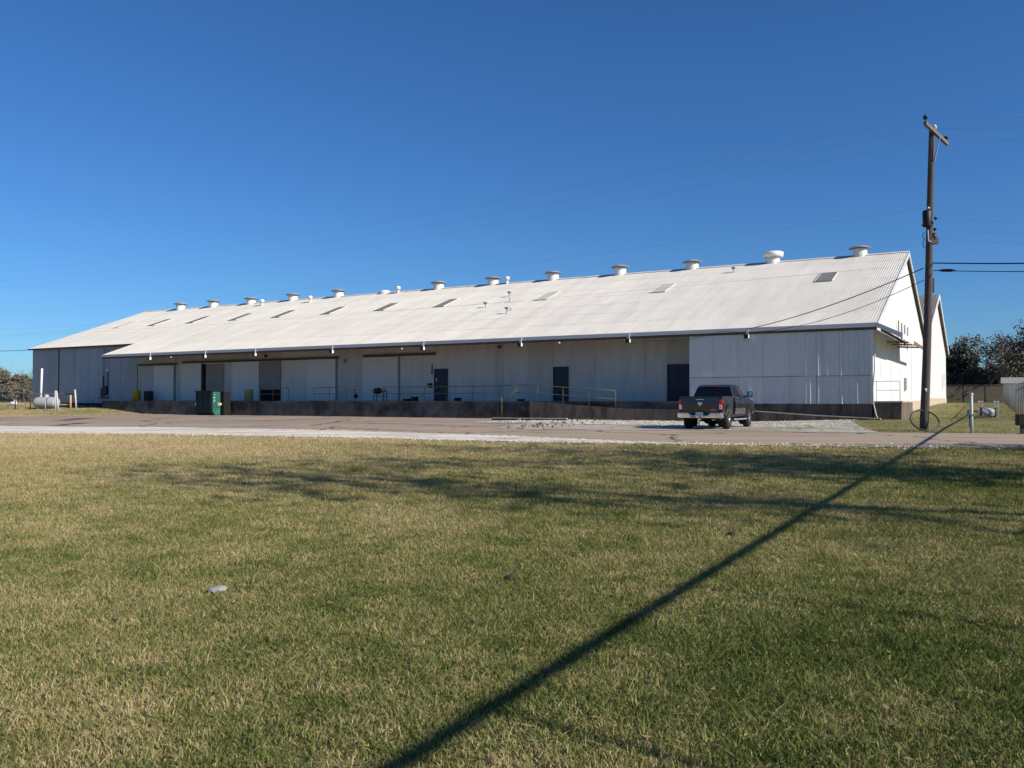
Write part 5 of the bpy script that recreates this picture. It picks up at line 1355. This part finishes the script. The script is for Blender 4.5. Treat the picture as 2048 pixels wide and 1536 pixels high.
# rougher grass beyond the road: right-hand field, gravel edges and left-hand mound
def region(n_, x0, x1, y0, y1, test, smin, smax):
    xx = rng.uniform(x0, x1, n_); yy = rng.uniform(y0, y1, n_); k = test(xx, yy)
    xx, yy = xx[k], yy[k]; return np.stack([xx, yy, ground(xx, yy)], -1), rng.uniform(smin, smax, len(xx))
rf = resample(curve(ROAD_FAR, 40, 45), 300)
def beyond(xx, yy): return yy > np.interp(xx, rf[:, 0], rf[:, 1]) + .15
def t_right(xx, yy):
    u, v = uv(xx, yy); return beyond(xx, yy) & (u < 1.5) & ~((v > -1.6) & (u > -1.7) & (u < 3))
def t_lot(xx, yy):
    u, v = uv(xx, yy)
    pat = np.array([mnoise.noise((a * .5, b * .5, 3)) for a, b in zip(xx, yy)])
    near = np.clip((yy - np.interp(xx, rf[:, 0], rf[:, 1])) / 3.0, 0, 1)
    return beyond(xx, yy) & (v < -1.55) & (u > 1.0) & (u < 21) & (pat + .25 * (1 - near) + np.clip((8 - u) / 12, -.2, .6) > .25) & (xx > 0)
def t_left(xx, yy):
    u, v = uv(xx, yy); return (u > 61) & (v > -14.2) & (v < 3.5)
parts = [region(26000, 8, 62, 30, 105, t_right, 1.2, 2.3), region(9000, 0, 22, 33, 50, t_lot, 1.0, 2.2), region(16000, -62, -25, 55, 100, t_left, 1.5, 2.6)]
scatter('rough_grass', np.concatenate([p[0] for p in parts]), np.concatenate([p[1] for p in parts]))
# weeds along the ramp foot
wp = []
for k in range(140):
    u = random.uniform(6, 19.5); wp.append(B(u, -1.62 - abs(random.gauss(0, .18)), 0))
for k in range(110):
    t_ = random.random(); a = G(1000, 859).lerp(G(1135, 841), t_); wp.append(a + Vector((abs(random.gauss(0, 1.6)), random.gauss(0, .7), 0)))
wp = [Vector((p.x, p.y, float(ground(p.x, p.y)) + .03)) for p in wp]
scatter('weeds', wp, [random.uniform(.5, 1.6) for _ in wp], src=weedcol)

stonecol = bpy.data.collections.new('loose_stones')
M['gravel_stone'] = mat('loose_gravel_stone', (.55, .50, .42), .9, .15, 5, objrand=.25)
for k in range(4):
    ic = bmesh.new(); bmesh.ops.create_icosphere(ic, subdivisions=1, radius=.03)
    for v in ic.verts: v.co *= 1 + .5 * mnoise.noise(v.co * 30 + Vector((k * 9, 0, 0))); v.co.z *= .6
    me = bpy.data.meshes.new('gravel_stone'); ic.to_mesh(me); ic.free(); me.materials.append(M['gravel_stone'])
    stonecol.objects.link(bpy.data.objects.new('gravel_stone', me))
sp_ = []
for k in range(5200):
    i_ = random.randrange(len(edge) - 1); t_ = random.random(); x, y = edge[i_] * (1 - t_) + edge[i_ + 1] * t_
    if x > 12 and random.random() < .7: continue
    y += random.gauss(.25, .55); sp_.append((x, y, float(ground(x, y)) + .035))
for k in range(3800):
    u, v = random.uniform(.5, 20), random.uniform(-10, -1.7); p = B(u, v)
    if beyond(np.array([p.x]), np.array([p.y]))[0]: sp_.append((p.x, p.y, float(ground(p.x, p.y)) + .04))
scatter('loose_stones', sp_, [random.uniform(.5, 1.6) for _ in sp_], src=stonecol)
# small things lying on the lawn
p = G(435, 1186)
MBs = MB(); r_ = random.Random(5)
ico = bmesh.new(); bmesh.ops.create_icosphere(ico, subdivisions=2, radius=1)
for v in ico.verts: v.co = Vector((v.co.x * .075 + v.co.z * .01, v.co.y * .05, v.co.z * .028)) * (1 + .25 * mnoise.noise(v.co * 2))
me = bpy.data.meshes.new('stone'); ico.to_mesh(me); ico.free(); me.materials.append(M['stone'])
st = link('stone', me); st.location = p + Vector((0, 0, .03)); st.rotation_euler = (.15, 0, .5)
tag(st, 'pale flat stone lying on the lawn at lower left', 'stone')
for (q, y, s_, lab) in ((1465, 1072, .045, 'dark brown clod on the lawn left of the long diagonal shadow'), (1022, 1162, .05, 'dark brown clod in the middle of the lawn')):
    ic = bmesh.new(); bmesh.ops.create_icosphere(ic, subdivisions=2, radius=s_)
    for v in ic.verts: v.co *= 1 + .5 * mnoise.noise(v.co * 40); v.co.z *= .7
    me = bpy.data.meshes.new('dirt_clod'); ic.to_mesh(me); ic.free(); me.materials.append(M['bark_dark'])
    o = link('dirt_clod', me); o.location = G(q, y) + Vector((0, 0, .03)); tag(o, lab, 'clod', 'dirt clods on the lawn')
lf = MB()
for k in range(450):
    y = 2.6 + 16 * random.random() ** 1.6; x = random.uniform(-.62 * y, .62 * y); z = float(ground(x, y)) + random.uniform(.02, .045)
    a = random.uniform(0, 6.28); s_ = random.uniform(.012, .036); c, s2 = math.cos(a) * s_, math.sin(a) * s_; t1, t2 = random.uniform(-.012, .012), random.uniform(-.012, .012)
    lf.add([(x - c, y - s2, z + t1), (x + s2 * .5, y - c * .5, z - .004), (x + c, y + s2, z + t2), (x - s2 * .5, y + c * .5, z - .004)], [(0, 1, 2, 3)])
o = lf.build('fallen_leaves', M['dead_leaf'], normals=False); o['kind'] = 'stuff'
